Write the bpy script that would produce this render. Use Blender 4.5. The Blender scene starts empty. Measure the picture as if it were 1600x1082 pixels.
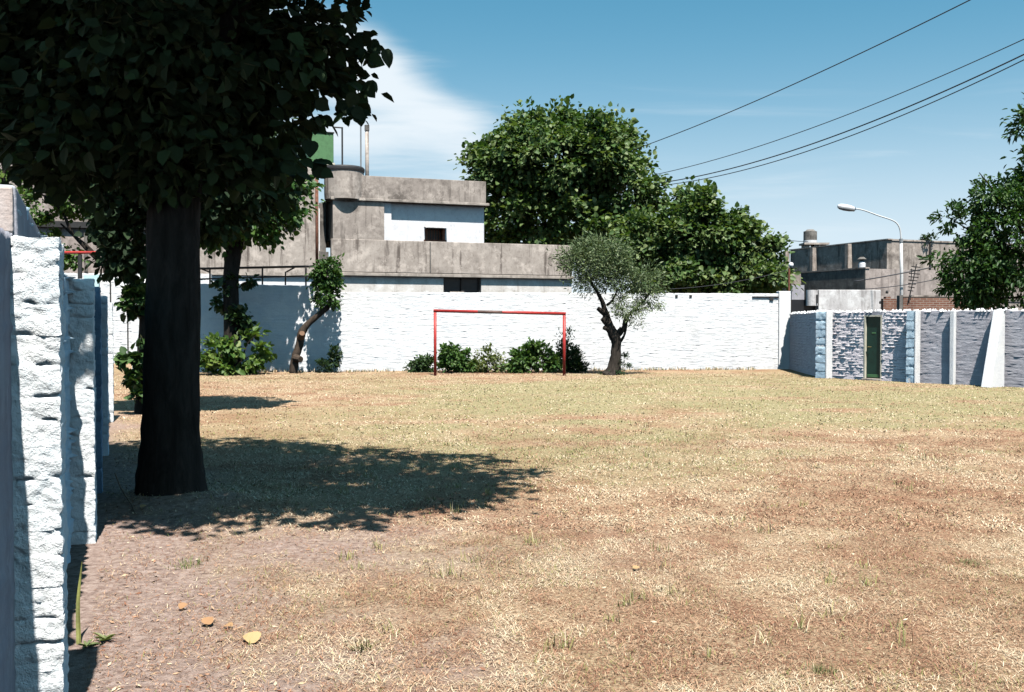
import bpy, math, random
import numpy as np
from mathutils import Vector, Matrix

scene = bpy.context.scene
COL = scene.collection

# ------------------------------------------------------------------ camera
F = 1555.0                                   # focal length in pixels of a 1600 px wide picture (35 mm lens)
EYE = 1.70
PITCH = math.atan(37.0 / F)
cam_data = bpy.data.cameras.new('camera')
cam_data.sensor_width = 36.0
cam_data.lens = 36.0 * F / 1600.0
cam_data.clip_start = 0.05
cam_data.clip_end = 9000.0
cam = bpy.data.objects.new('camera', cam_data)
cam.location = (0, 0, EYE)
cam.rotation_euler = (math.pi / 2 - PITCH, 0, 0)
COL.objects.link(cam)
scene.camera = cam

# ------------------------------------------------------------------ light
LIGHT = Vector((-0.14, 0.490, -1.0)).normalized()     # the way the sunlight travels
SUN_EL = math.asin(-LIGHT.z)
SUN_AZ = math.atan2(-LIGHT.x, -LIGHT.y)               # clockwise from +Y
world = bpy.data.worlds.new('World')
scene.world = world
world.use_nodes = True
wn, wl = world.node_tree.nodes, world.node_tree.links
wn.clear()
w_out = wn.new('ShaderNodeOutputWorld')
w_bg = wn.new('ShaderNodeBackground')
w_bg.inputs['Strength'].default_value = 0.052
sky = wn.new('ShaderNodeTexSky')
sky.sky_type = 'NISHITA'
sky.sun_disc = False
sky.sun_elevation = SUN_EL
sky.sun_rotation = SUN_AZ
sky.altitude = 20
sky.air_density = 1.0
sky.dust_density = 1.0
sky.ozone_density = 1.0
SKY_TINT = (0.62, 1.02, 0.98, 1)
CLOUD_COL = (9.2, 10.0, 10.6, 1)


def wmath(op, a, b=None, c=None, clamp=False):
    n = wn.new('ShaderNodeMath')
    n.operation = op
    n.use_clamp = clamp
    for i, v in enumerate((a, b, c)):
        if v is None:
            continue
        if isinstance(v, (int, float)):
            n.inputs[i].default_value = v
        else:
            wl.new(v, n.inputs[i])
    return n.outputs[0]


w_tc = wn.new('ShaderNodeTexCoord')
w_sep = wn.new('ShaderNodeSeparateXYZ')
wl.new(w_tc.outputs['Generated'], w_sep.inputs[0])
zc = wmath('MAXIMUM', w_sep.outputs['Z'], 0.0)
zz = wmath('ADD', zc, 0.12)
cx_, cy_ = wmath('DIVIDE', w_sep.outputs['X'], zz), wmath('DIVIDE', w_sep.outputs['Y'], zz)
w_cmb = wn.new('ShaderNodeCombineXYZ')
wl.new(cx_, w_cmb.inputs[0])
wl.new(cy_, w_cmb.inputs[1])
w_map = wn.new('ShaderNodeMapping')
w_map.inputs['Rotation'].default_value = (0, 0, math.radians(28))
w_map.inputs['Scale'].default_value = (0.9, 2.6, 1)
wl.new(w_cmb.outputs[0], w_map.inputs[0])
w_noise = wn.new('ShaderNodeTexNoise')
w_noise.inputs['Scale'].default_value = 0.9
w_noise.inputs['Detail'].default_value = 7
w_noise.inputs['Roughness'].default_value = 0.55
w_noise.inputs['Distortion'].default_value = 0.5
wl.new(w_map.outputs[0], w_noise.inputs['Vector'])


def cloud_bank(px, py, sx, sz, rot):
    """soft patch of cirrus round one direction of the sky"""
    d = Vector(((px - 800) / F, 1.0, (504 - py) / F)).normalized()
    x, z = wmath('SUBTRACT', w_sep.outputs['X'], d.x), wmath('SUBTRACT', w_sep.outputs['Z'], d.z)
    ca, sa = math.cos(rot), math.sin(rot)
    u = wmath('ADD', wmath('MULTIPLY', x, ca / sx), wmath('MULTIPLY', z, sa / sx))
    v = wmath('ADD', wmath('MULTIPLY', x, -sa / sz), wmath('MULTIPLY', z, ca / sz))
    r2 = wmath('ADD', wmath('MULTIPLY', u, u), wmath('MULTIPLY', v, v))
    g = wmath('EXPONENT', wmath('MULTIPLY', r2, -1.0))
    front = wmath('GREATER_THAN', w_sep.outputs['Y'], 0.0)
    return wmath('MULTIPLY', g, front)


bank = wmath('ADD', cloud_bank(630, 150, 0.16, 0.030, -0.50), wmath('MULTIPLY', cloud_bank(600, 240, 0.13, 0.030, -0.20), 0.62))
bank = wmath('ADD', bank, wmath('MULTIPLY', cloud_bank(560, 110, 0.05, 0.06, 0.0), 0.5))
bank = wmath('ADD', bank, wmath('MULTIPLY', cloud_bank(1130, 330, 0.20, 0.06, -0.1), 0.30))
bank = wmath('ADD', bank, wmath('MULTIPLY', cloud_bank(330, 100, 0.12, 0.06, -0.3), 0.6))
cl = wmath('ADD', w_noise.outputs['Fac'], wmath('MULTIPLY', bank, 0.46))
w_mr = wn.new('ShaderNodeMapRange')
w_mr.interpolation_type = 'SMOOTHSTEP'
w_mr.inputs['From Min'].default_value = 0.56
w_mr.inputs['From Max'].default_value = 1.06
w_mr.inputs['To Max'].default_value = 0.92
wl.new(cl, w_mr.inputs['Value'])
# pale air low over the roofs, all the way round
low = wmath('MULTIPLY', wmath('EXPONENT', wmath('MULTIPLY', wmath('MULTIPLY', zc, zc), -36.0)), 0.90)
midf = wmath('MULTIPLY', wmath('EXPONENT', wmath('MULTIPLY', zc, -2.2)), 0.85)
w_tint = wn.new('ShaderNodeMix')
w_tint.data_type = 'RGBA'
w_tint.blend_type = 'MULTIPLY'
w_tint.inputs[0].default_value = 1.0
w_tint.inputs[7].default_value = SKY_TINT
wl.new(sky.outputs[0], w_tint.inputs[6])
w_mixl = wn.new('ShaderNodeMix')
w_mixl.data_type = 'RGBA'
w_mixl.inputs[7].default_value = (9.4, 10.2, 10.8, 1)
w_mixm = wn.new('ShaderNodeMix')
w_mixm.data_type = 'RGBA'
w_mixm.inputs[7].default_value = (0.85, 4.7, 7.9, 1)
wl.new(midf, w_mixm.inputs[0])
wl.new(w_tint.outputs[2], w_mixm.inputs[6])
wl.new(low, w_mixl.inputs[0])
wl.new(w_mixm.outputs[2], w_mixl.inputs[6])
w_mix = wn.new('ShaderNodeMix')
w_mix.data_type = 'RGBA'
w_mix.inputs[7].default_value = CLOUD_COL
wl.new(w_mr.outputs[0], w_mix.inputs[0])
wl.new(w_mixl.outputs[2], w_mix.inputs[6])
wl.new(w_mix.outputs[2], w_bg.inputs['Color'])
wl.new(w_bg.outputs[0], w_out.inputs[0])

sun_data = bpy.data.lights.new('sun', 'SUN')
sun_data.energy = 5.0
sun_data.angle = math.radians(0.5)
sun_data.color = (1.0, 0.955, 0.89)
sun = bpy.data.objects.new('sun', sun_data)
sun.rotation_euler = LIGHT.to_track_quat('-Z', 'Y').to_euler()
sun.location = (0, -20, 60)
COL.objects.link(sun)

scene.view_settings.view_transform = 'Standard'
scene.view_settings.look = 'None'
scene.view_settings.exposure = 0.88
scene.view_settings.gamma = 1.0
scene.view_settings.use_curve_mapping = False
scene.render.engine = 'CYCLES'
scene.cycles.max_bounces = 6
scene.cycles.diffuse_bounces = 0
scene.cycles.glossy_bounces = 2
scene.cycles.transmission_bounces = 3
scene.cycles.transparent_max_bounces = 8

# ------------------------------------------------------------------ helpers
rng = np.random.default_rng(7)
random.seed(7)
CP, SP = math.cos(PITCH), math.sin(PITCH)


def at(px, py, Y):
    """the point that the photograph shows at pixel (px, py), Y metres out"""
    a, b = (px - 800) / F, (541 - py) / F
    dx, dy, dz = a, CP + b * SP, -SP + b * CP
    k = Y / dy
    return Vector((dx * k, Y, EYE + dz * k))


def V(*a):
    return np.array(a, dtype=np.float64)


ROOT = {}


def tag(o, label=None, cat=None, group=None, kind=None):
    if label:
        o['label'] = label
    if cat:
        o['category'] = cat
    if group:
        o['group'] = group
    if kind:
        o['kind'] = kind
    return o


def thing(name, label, cat, loc, group=None):
    o = bpy.data.objects.new(name, None)
    o.empty_display_size = 0.2
    o.location = loc
    COL.objects.link(o)
    ROOT[o.name] = Matrix.Translation(-Vector(loc))
    return tag(o, label, cat, group)


def link(name, me, parent=None):
    o = bpy.data.objects.new(name, me)
    COL.objects.link(o)
    if parent is not None:
        o.parent = parent
        o.matrix_parent_inverse = ROOT.get(parent.name, Matrix.Identity(4))
    return o


def np_mesh(name, verts, faces, mat=None, tint=None, smooth=False, vattr=None):
    """verts (N,3), faces (M,3|4) or list of such arrays"""
    me = bpy.data.meshes.new(name)
    fl = faces if isinstance(faces, list) else [faces]
    fl = [np.asarray(f, dtype=np.int32) for f in fl if len(f)]
    verts = np.asarray(verts, dtype=np.float32)
    me.vertices.add(len(verts))
    me.vertices.foreach_set('co', verts.ravel())
    tot = np.concatenate([np.full(len(f), f.shape[1], np.int32) for f in fl])
    loops = np.concatenate([f.ravel() for f in fl])
    me.loops.add(len(loops))
    me.loops.foreach_set('vertex_index', loops)
    me.polygons.add(len(tot))
    start = np.concatenate([[0], np.cumsum(tot)[:-1]]).astype(np.int32)
    me.polygons.foreach_set('loop_start', start)
    me.polygons.foreach_set('loop_total', tot)
    if smooth:
        me.polygons.foreach_set('use_smooth', np.ones(len(tot), dtype=bool))
    me.update(calc_edges=True)
    if tint is not None:
        a = me.attributes.new('tint', 'FLOAT', 'FACE')
        a.data.foreach_set('value', np.asarray(tint, dtype=np.float32))
    for k, v in (vattr or {}).items():
        a = me.attributes.new(k, 'FLOAT', 'POINT')
        a.data.foreach_set('value', np.asarray(v, dtype=np.float32))
    if mat:
        me.materials.append(mat)
    return me


class MB:
    """collects boxes, prisms and tubes into one mesh"""

    def __init__(self):
        self.v, self.f = [], []

    def add(self, vs, fs):
        n = len(self.v)
        self.v += [tuple(v) for v in vs]
        self.f += [tuple(i + n for i in f) for f in fs]
        return self

    def hexa(self, b, t):
        """four bottom points, four top points, both anticlockwise from above"""
        return self.add(list(b) + list(t), [(3, 2, 1, 0), (4, 5, 6, 7), (0, 1, 5, 4), (1, 2, 6, 5), (2, 3, 7, 6), (3, 0, 4, 7)])

    def box(self, o, u, n, s0, s1, d0, d1, z0, z1):
        """o origin, u along, n outwards (horizontal unit vectors); along s, outwards d, height z"""
        o, u, n = Vector(o), Vector(u), Vector(n)

        def p(s, d, z):
            q = o + u * s + n * d
            return (q.x, q.y, z)
        ring = [(s0, d1), (s1, d1), (s1, d0), (s0, d0)]
        return self.hexa([p(s, d, z0) for s, d in ring], [p(s, d, z1) for s, d in ring])

    def tube(self, pts, rad, seg=8, cap=True, wob=0.0):
        pts = [Vector(p) for p in pts]
        if not isinstance(rad, (list, tuple)):
            rad = [rad] * len(pts)
        n0 = len(self.v)
        t = (pts[1] - pts[0]).normalized()
        a = t.orthogonal().normalized()
        for i, p in enumerate(pts):
            t2 = (pts[min(i + 1, len(pts) - 1)] - pts[max(i - 1, 0)]).normalized()
            a = (a - t2 * a.dot(t2)).normalized()
            b = t2.cross(a)
            for k in range(seg):
                an = 2 * math.pi * k / seg
                r = rad[i] * (1 + wob * random.uniform(-1, 1))
                self.v.append(tuple(p + (a * math.cos(an) + b * math.sin(an)) * r))
        for i in range(len(pts) - 1):
            for k in range(seg):
                k2 = (k + 1) % seg
                self.f.append((n0 + i * seg + k, n0 + i * seg + k2, n0 + (i + 1) * seg + k2, n0 + (i + 1) * seg + k))
        if cap:
            self.f.append(tuple(n0 + k for k in reversed(range(seg))))
            e = n0 + (len(pts) - 1) * seg
            self.f.append(tuple(e + k for k in range(seg)))
        return self

    def lathe(self, c, prof, seg=24):
        """prof: (radius, z) from the bottom up, closed at both ends"""
        n0 = len(self.v)
        for r, z in prof:
            for k in range(seg):
                an = 2 * math.pi * k / seg
                self.v.append((c[0] + r * math.cos(an), c[1] + r * math.sin(an), z))
        for i in range(len(prof) - 1):
            for k in range(seg):
                k2 = (k + 1) % seg
                self.f.append((n0 + i * seg + k, n0 + i * seg + k2, n0 + (i + 1) * seg + k2, n0 + (i + 1) * seg + k))
        self.f.append(tuple(n0 + k for k in reversed(range(seg))))
        e = n0 + (len(prof) - 1) * seg
        self.f.append(tuple(e + k for k in range(seg)))
        return self

    def build(self, name, mat, parent=None, smooth=False, bevel=0.0):
        me = bpy.data.meshes.new(name)
        me.from_pydata(self.v, [], self.f)
        me.update()
        if smooth:
            me.polygons.foreach_set('use_smooth', np.ones(len(me.polygons), dtype=bool))
        me.materials.append(mat)
        o = link(name, me, parent)
        if bevel:
            m = o.modifiers.new('bevel', 'BEVEL')
            m.width = bevel
            m.segments = 2
            m.limit_method = 'ANGLE'
        return o


def curve(pts, n=6):
    """smooth line through the points (Catmull-Rom)"""
    P = [Vector(p) for p in pts]
    P = [P[0] * 2 - P[1]] + P + [P[-1] * 2 - P[-2]]
    out = []
    for i in range(1, len(P) - 2):
        for k in range(n):
            t = k / n
            a, b, c, d = P[i - 1], P[i], P[i + 1], P[i + 2]
            out.append(0.5 * (2 * b + (c - a) * t + (2 * a - 5 * b + 4 * c - d) * t * t + (3 * b - a - 3 * c + d) * t ** 3))
    out.append(P[-2])
    return out


def lerp_list(vals, n):
    out = []
    for a, b in zip(vals[:-1], vals[1:]):
        out += [a + (b - a) * k / n for k in range(n)]
    return out + [vals[-1]]


# value noise
_T = np.random.default_rng(3).random((256, 256))


def vnoise(x, y):
    xi, yi = np.floor(x).astype(int), np.floor(y).astype(int)
    fx, fy = x - xi, y - yi
    fx, fy = fx * fx * (3 - 2 * fx), fy * fy * (3 - 2 * fy)
    g = lambda a, b: _T[a & 255, b & 255]
    return (g(xi, yi) * (1 - fx) + g(xi + 1, yi) * fx) * (1 - fy) + (g(xi, yi + 1) * (1 - fx) + g(xi + 1, yi + 1) * fx) * fy


def fbm(x, y, o=4, gain=0.5):
    s, a, t = 0, 1.0, 0
    for k in range(o):
        s = s + a * vnoise(x * 2 ** k + 17.3 * k, y * 2 ** k + 9.1 * k)
        t += a
        a *= gain
    return s / t


def sstep(a, b, x):
    t = np.clip((x - a) / (b - a), 0, 1)
    return t * t * (3 - 2 * t)


# ------------------------------------------------------------------ materials
class NT:
    def __init__(self, name):
        self.m = bpy.data.materials.new(name)
        self.m.use_nodes = True
        self.n, self.l = self.m.node_tree.nodes, self.m.node_tree.links
        self.n.clear()
        self.out = self.n.new('ShaderNodeOutputMaterial')
        self.tc = self.n.new('ShaderNodeTexCoord')
        self.pos = self.tc.outputs['Object']

    def set(self, sock, v):
        if isinstance(v, bpy.types.NodeSocket):
            self.l.new(v, sock)
        else:
            if hasattr(sock.default_value, '__len__') and len(v) == 3 and len(sock.default_value) == 4:
                v = tuple(v) + (1,)
            sock.default_value = v

    def noise(self, scale, detail=4, rough=0.55, sc=(1, 1, 1), off=(0, 0, 0), dist=0.0):
        mp = self.n.new('ShaderNodeMapping')
        mp.inputs['Scale'].default_value = sc
        mp.inputs['Location'].default_value = off
        self.l.new(self.pos, mp.inputs[0])
        t = self.n.new('ShaderNodeTexNoise')
        t.inputs['Scale'].default_value = scale
        t.inputs['Detail'].default_value = detail
        t.inputs['Roughness'].default_value = rough
        t.inputs['Distortion'].default_value = dist
        self.l.new(mp.outputs[0], t.inputs['Vector'])
        return t.outputs['Fac']

    def step(self, v, a, b, lo=0.0, hi=1.0):
        r = self.n.new('ShaderNodeMapRange')
        r.interpolation_type = 'SMOOTHSTEP'
        for k, x in zip(('From Min', 'From Max', 'To Min', 'To Max'), (a, b, lo, hi)):
            r.inputs[k].default_value = x
        self.l.new(v, r.inputs['Value'])
        return r.outputs[0]

    def math(self, op, a, b=0.0):
        n = self.n.new('ShaderNodeMath')
        n.operation = op
        self.set(n.inputs[0], a)
        self.set(n.inputs[1], b)
        return n.outputs[0]

    def mix(self, f, a, b, blend='MIX'):
        n = self.n.new('ShaderNodeMix')
        n.data_type = 'RGBA'
        n.blend_type = blend
        self.set(n.inputs[0], f)
        self.set(n.inputs[6], a)
        self.set(n.inputs[7], b)
        return n.outputs[2]

    def attr(self, name):
        n = self.n.new('ShaderNodeAttribute')
        n.attribute_name = name
        return n.outputs['Fac']

    def ramp(self, v, stops):
        r = self.n.new('ShaderNodeValToRGB')
        e = r.color_ramp.elements
        while len(e) < len(stops):
            e.new(0.5)
        for k, (p, c) in enumerate(stops):
            e[k].position = p
            e[k].color = tuple(c) + (1,)
        self.l.new(v, r.inputs[0])
        return r.outputs[0]

    def bump(self, h, dist=0.01, strength=1.0):
        b = self.n.new('ShaderNodeBump')
        b.inputs['Distance'].default_value = dist
        b.inputs['Strength'].default_value = strength
        self.l.new(h, b.inputs['Height'])
        return b.outputs[0]

    def pbr(self, col, rough=0.85, normal=None, spec=0.3, metal=0.0):
        p = self.n.new('ShaderNodeBsdfPrincipled')
        self.set(p.inputs['Base Color'], col)
        self.set(p.inputs['Roughness'], rough)
        p.inputs['Specular IOR Level'].default_value = spec
        p.inputs['Metallic'].default_value = metal
        if normal is not None:
            self.l.new(normal, p.inputs['Normal'])
        self.l.new(p.outputs[0], self.out.inputs[0])
        return self.m


def m_plaster(name, a, b, dirt, amount=0.35, streak=0.5, bscale=30, bdist=0.006, cut=(0.52, 0.68)):
    """weathered plaster or paint: two tones, blotches and vertical rain streaks of mould"""
    t = NT(name)
    base = t.mix(t.step(t.noise(2.3, 5), 0.35, 0.65), a, b)
    base = t.mix(t.math('MULTIPLY', t.step(t.noise(9, 6, 0.65, off=(5, 2, 1)), 0.5, 0.75), 0.35), base, dirt)
    st = t.step(t.noise(1.4, 5, 0.6, sc=(2.6, 2.6, 0.22), off=(3, 1, 7)), cut[0], cut[1])
    base = t.mix(t.math('MULTIPLY', st, streak), base, dirt)
    bl = t.step(t.noise(0.9, 7, 0.68, off=(9, 4, 2)), cut[0] - 0.03, cut[1] + 0.05)
    base = t.mix(t.math('MULTIPLY', bl, amount), base, dirt)
    pale = tuple(min(0.8, x * 1.55) for x in a)
    base = t.mix(t.math('MULTIPLY', t.step(t.noise(1.9, 8, 0.72, off=(1, 9, 4)), 0.50, 0.64), 0.52), base, pale)
    base = t.mix(t.math('MULTIPLY', t.step(t.noise(5.5, 8, 0.75, sc=(1, 1, 0.6), off=(6, 1, 8)), 0.55, 0.68), 0.45), base, dirt)
    h = t.math('ADD', t.noise(bscale, 6, 0.6), t.math('MULTIPLY', t.noise(2.5, 4), 2.0))
    return t.pbr(base, 0.9, t.bump(h, bdist), 0.2)


def m_paint(name, a, b, dirt, dirty=0.25, bdist=0.01, chips=None):
    """thick whitewash laid over rough brick"""
    t = NT(name)
    base = t.mix(t.step(t.noise(3.2, 5), 0.38, 0.62), a, b)
    base = t.mix(t.math('MULTIPLY', t.step(t.noise(14, 6, 0.7, off=(2, 8, 1)), 0.56, 0.74), dirty), base, dirt)
    base = t.mix(t.math('MULTIPLY', t.step(t.noise(1.1, 6, 0.62, sc=(1.5, 1.5, 0.5), off=(7, 3, 5)), 0.55, 0.72), dirty * 0.8), base, dirt)
    if chips:
        base = t.mix(t.step(t.noise(21, 5, 0.7, off=(1, 6, 3)), 0.66, 0.69), base, chips)
    h = t.math('ADD', t.noise(42, 6, 0.62), t.math('MULTIPLY', t.noise(150, 3, 0.6), 0.35))
    return t.pbr(base, 0.75, t.bump(h, bdist), 0.25)


def m_leaf(name, dark, mid, light, trans=0.35, gloss=0.5):
    t = NT(name)
    f = t.attr('tint')
    col = t.ramp(f, [(0.0, dark), (0.5, mid), (1.0, light)])
    p = t.n.new('ShaderNodeBsdfPrincipled')
    t.l.new(col, p.inputs['Base Color'])
    p.inputs['Roughness'].default_value = gloss
    p.inputs['Specular IOR Level'].default_value = 0.35
    tr = t.n.new('ShaderNodeBsdfTranslucent')
    t.l.new(t.mix(1.0, col, (0.9, 1.0, 0.35), 'MULTIPLY'), tr.inputs['Color'])
    mx = t.n.new('ShaderNodeMixShader')
    mx.inputs[0].default_value = trans
    t.l.new(p.outputs[0], mx.inputs[1])
    t.l.new(tr.outputs[0], mx.inputs[2])
    t.l.new(mx.outputs[0], t.out.inputs[0])
    return t.m


def m_bark(name, a, b, bdist=0.03):
    t = NT(name)
    n = t.noise(7, 7, 0.68, sc=(1.6, 1.6, 0.35), dist=0.6)
    return t.pbr(t.ramp(n, [(0.3, a), (0.7, b)]), 0.95, t.bump(n, bdist), 0.1)


def m_plain(name, col, rough=0.6, var=0.2, metal=0.0, spec=0.4, bd=0.002):
    t = NT(name)
    d = tuple(c * (1 - var) for c in col)
    c = t.mix(t.step(t.noise(6, 6, 0.65), 0.4, 0.65), col, d)
    return t.pbr(c, rough, t.bump(t.noise(60, 4), bd), spec, metal)


M = {}
M['white_paint'] = m_paint('white_paint', (0.80, 0.80, 0.80), (0.74, 0.75, 0.77), (0.45, 0.43, 0.44), 0.38, 0.012)
M['brick_paint'] = m_paint('brick_paint', (0.82, 0.84, 0.85), (0.76, 0.81, 0.84), (0.50, 0.55, 0.60), 0.30, 0.013, chips=(0.40, 0.37, 0.36))
M['blue_paint'] = m_paint('blue_paint', (0.58, 0.73, 0.83), (0.50, 0.66, 0.78), (0.76, 0.82, 0.85), 0.6, 0.010)
M['blue_paint_shaded'] = m_paint('blue_paint_shaded', (0.22, 0.36, 0.52), (0.18, 0.30, 0.45), (0.30, 0.42, 0.55), 0.4, 0.010)  # darker copy of the blue paint, with the tree's shade put into the colour
M['turquoise_paint'] = m_paint('turquoise_paint', (0.50, 0.74, 0.76), (0.58, 0.78, 0.80), (0.72, 0.80, 0.82), 0.5, 0.010)
M['lilac_paint'] = m_paint('lilac_paint', (0.84, 0.78, 0.80), (0.78, 0.71, 0.75), (0.50, 0.44, 0.47), 0.3, 0.012)
M['slate_paint'] = m_paint('slate_paint', (0.56, 0.54, 0.58), (0.48, 0.46, 0.50), (0.52, 0.50, 0.53), 0.3, 0.010)
M['grey_render'] = m_plaster('grey_render', (0.40, 0.40, 0.44), (0.33, 0.33, 0.38), (0.22, 0.21, 0.23), 0.3, 0.35)
M['brown_mortar'] = m_plaster('brown_mortar', (0.52, 0.42, 0.38), (0.58, 0.52, 0.50), (0.30, 0.18, 0.13), 0.4, 0.2)
M['concrete'] = m_plaster('concrete', (0.375, 0.325, 0.290), (0.30, 0.258, 0.23), (0.080, 0.066, 0.058), 0.8, 0.75)
M['concrete_light'] = m_plaster('concrete_light', (0.43, 0.375, 0.335), (0.35, 0.302, 0.268), (0.095, 0.076, 0.066), 0.75, 0.85)
M['concrete_pink'] = m_plaster('concrete_pink', (0.38, 0.325, 0.30), (0.31, 0.265, 0.245), (0.12, 0.098, 0.09), 0.5, 0.5)
M['concrete_dark'] = m_plaster('concrete_dark', (0.20, 0.185, 0.17), (0.15, 0.14, 0.13), (0.05, 0.045, 0.04), 0.6, 0.6)
M['stained_white'] = m_plaster('stained_white', (0.62, 0.60, 0.60), (0.52, 0.50, 0.50), (0.18, 0.16, 0.155), 0.45, 0.7)
M['house_white'] = m_plaster('house_white', (0.74, 0.74, 0.76), (0.68, 0.68, 0.71), (0.42, 0.40, 0.40), 0.25, 0.3, cut=(0.58, 0.75))
M['house_cream'] = m_plaster('house_cream', (0.66, 0.63, 0.60), (0.58, 0.55, 0.52), (0.30, 0.265, 0.24), 0.35, 0.5)
M['cornice'] = m_plaster('cornice', (0.40, 0.35, 0.31), (0.30, 0.26, 0.23), (0.09, 0.08, 0.07), 0.5, 0.5)
M['dark_opening'] = m_plain('dark_opening', (0.018, 0.02, 0.024), 0.35)
M['iron'] = m_plain('iron', (0.03, 0.03, 0.032), 0.6)
M['rust'] = m_plain('rust', (0.19, 0.075, 0.045), 0.85, 0.5)
M['red_paint'] = m_plain('red_paint', (0.42, 0.035, 0.030), 0.45, 0.25)
M['worn_paint'] = m_plain('worn_paint', (0.16, 0.10, 0.085), 0.7, 0.5)
M['door_green'] = m_plain('door_green', (0.008, 0.040, 0.030), 0.45, 0.25)
M['cream_paint'] = m_plain('cream_paint', (0.66, 0.62, 0.50), 0.6, 0.2)
M['tank_green'] = m_plain('tank_green', (0.085, 0.20, 0.085), 0.6, 0.2)
M['lamp_grey'] = m_plain('lamp_grey', (0.60, 0.60, 0.60), 0.5, 0.15)
M['lamp_glass'] = m_plain('lamp_glass', (0.24, 0.25, 0.26), 0.25, 0.1)
M['cable'] = m_plain('cable', (0.028, 0.032, 0.042), 0.6, 0.1)
M['brass'] = m_plain('brass', (0.45, 0.36, 0.18), 0.35, 0.2, 0.8)
M['wood'] = m_plain('wood', (0.24, 0.17, 0.12), 0.85, 0.35)
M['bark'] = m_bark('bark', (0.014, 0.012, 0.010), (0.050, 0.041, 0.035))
M['bark_olive'] = m_bark('bark_olive', (0.018, 0.015, 0.013), (0.065, 0.054, 0.045))
M['bark_tan'] = m_bark('bark_tan', (0.03, 0.023, 0.018), (0.10, 0.075, 0.058))
M['cut_wood'] = m_plain('cut_wood', (0.17, 0.095, 0.055), 0.8, 0.3)
M['leaf_lime'] = m_leaf('leaf_lime', (0.016, 0.040, 0.014), (0.034, 0.080, 0.024), (0.085, 0.155, 0.042), 0.22)
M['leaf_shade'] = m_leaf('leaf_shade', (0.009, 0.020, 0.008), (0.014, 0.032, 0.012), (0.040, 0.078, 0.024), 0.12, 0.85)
M['leaf_plane'] = m_leaf('leaf_plane', (0.018, 0.046, 0.014), (0.066, 0.130, 0.034), (0.19, 0.245, 0.095), 0.32)
M['leaf_olive'] = m_leaf('leaf_olive', (0.042, 0.074, 0.030), (0.110, 0.160, 0.070), (0.25, 0.29, 0.15), 0.2)
M['leaf_bush'] = m_leaf('leaf_bush', (0.016, 0.045, 0.012), (0.045, 0.110, 0.024), (0.115, 0.185, 0.045), 0.3)
M['leaf_bright'] = m_leaf('leaf_bright', (0.035, 0.085, 0.016), (0.085, 0.165, 0.030), (0.19, 0.25, 0.065), 0.35)
M['leaf_pale'] = m_leaf('leaf_pale', (0.05, 0.085, 0.022), (0.12, 0.155, 0.045), (0.22, 0.23, 0.085), 0.3)
M['leaf_dark'] = m_leaf('leaf_dark', (0.012, 0.030, 0.012), (0.028, 0.060, 0.022), (0.065, 0.115, 0.036), 0.25)
M['dry_leaf'] = m_leaf('dry_leaf', (0.30, 0.15, 0.075), (0.42, 0.25, 0.13), (0.52, 0.36, 0.18), 0.2, 0.7)
M['weed'] = m_leaf('weed', (0.06, 0.10, 0.035), (0.12, 0.165, 0.06), (0.25, 0.24, 0.11), 0.2)

# exposed brickwork of the far garden walls (courses too small to tell apart)
t = NT('far_brick')
bt = t.n.new('ShaderNodeTexBrick')
mp = t.n.new('ShaderNodeMapping')
mp.inputs['Rotation'].default_value = (math.pi / 2, 0, 0)
t.l.new(t.pos, mp.inputs[0])
t.l.new(mp.outputs[0], bt.inputs['Vector'])
bt.inputs['Color1'].default_value = (0.23, 0.105, 0.07, 1)
bt.inputs['Color2'].default_value = (0.16, 0.07, 0.048, 1)
bt.inputs['Mortar'].default_value = (0.30, 0.24, 0.20, 1)
bt.inputs['Scale'].default_value = 1.0
bt.inputs['Brick Width'].default_value = 0.26
bt.inputs['Row Height'].default_value = 0.085
bt.inputs['Mortar Size'].default_value = 0.012
M['far_brick'] = t.pbr(t.mix(t.math('MULTIPLY', t.step(t.noise(1.5, 6), 0.45, 0.7), 0.6), bt.outputs['Color'], (0.10, 0.05, 0.035)), 0.9)

# ground: bare pinkish dirt, straw and faded green, mixed by attributes of the sheet
t = NT('ground')
straw = t.ramp(t.noise(38, 7, 0.72), [(0.36, (0.07, 0.04, 0.025)), (0.47, (0.36, 0.245, 0.155)), (0.60, (0.55, 0.42, 0.28))])
straw = t.mix(t.math('MULTIPLY', t.step(t.noise(0.75, 8, 0.72), 0.42, 0.62), 0.75), straw, t.ramp(t.noise(60, 5, 0.7), [(0.36, (0.12, 0.055, 0.034)), (0.62, (0.40, 0.215, 0.13))]))
green = t.ramp(t.noise(34, 6, 0.7), [(0.32, (0.15, 0.125, 0.062)), (0.55, (0.34, 0.30, 0.165)), (0.7, (0.50, 0.43, 0.28))])
dirtc = t.ramp(t.noise(16, 8, 0.72), [(0.30, (0.15, 0.105, 0.09)), (0.5, (0.34, 0.255, 0.22)), (0.66, (0.48, 0.385, 0.34))])
dirtc = t.mix(t.step(t.noise(55, 4, 0.7, off=(4, 4, 4)), 0.63, 0.70), dirtc, (0.46, 0.36, 0.24))
gcol = t.mix(t.attr('green'), straw, green)
gcol = t.mix(t.attr('dirt'), gcol, dirtc)
M['ground'] = t.pbr(gcol, 0.97, t.bump(t.math('ADD', t.noise(26, 8, 0.7), t.math('MULTIPLY', t.noise(120, 4, 0.7), 0.7)), 0.018), 0.05)

t = NT('dry_grass')
bcol = t.ramp(t.attr('tint'), [(0.0, (0.17, 0.075, 0.046)), (0.28, (0.37, 0.205, 0.130)), (0.6, (0.53, 0.385, 0.245)), (0.80, (0.68, 0.57, 0.41)), (0.86, (0.30, 0.265, 0.11)), (1.0, (0.15, 0.18, 0.055))])
M['dry_grass'] = t.pbr(bcol, 0.8, None, 0.15)

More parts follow.
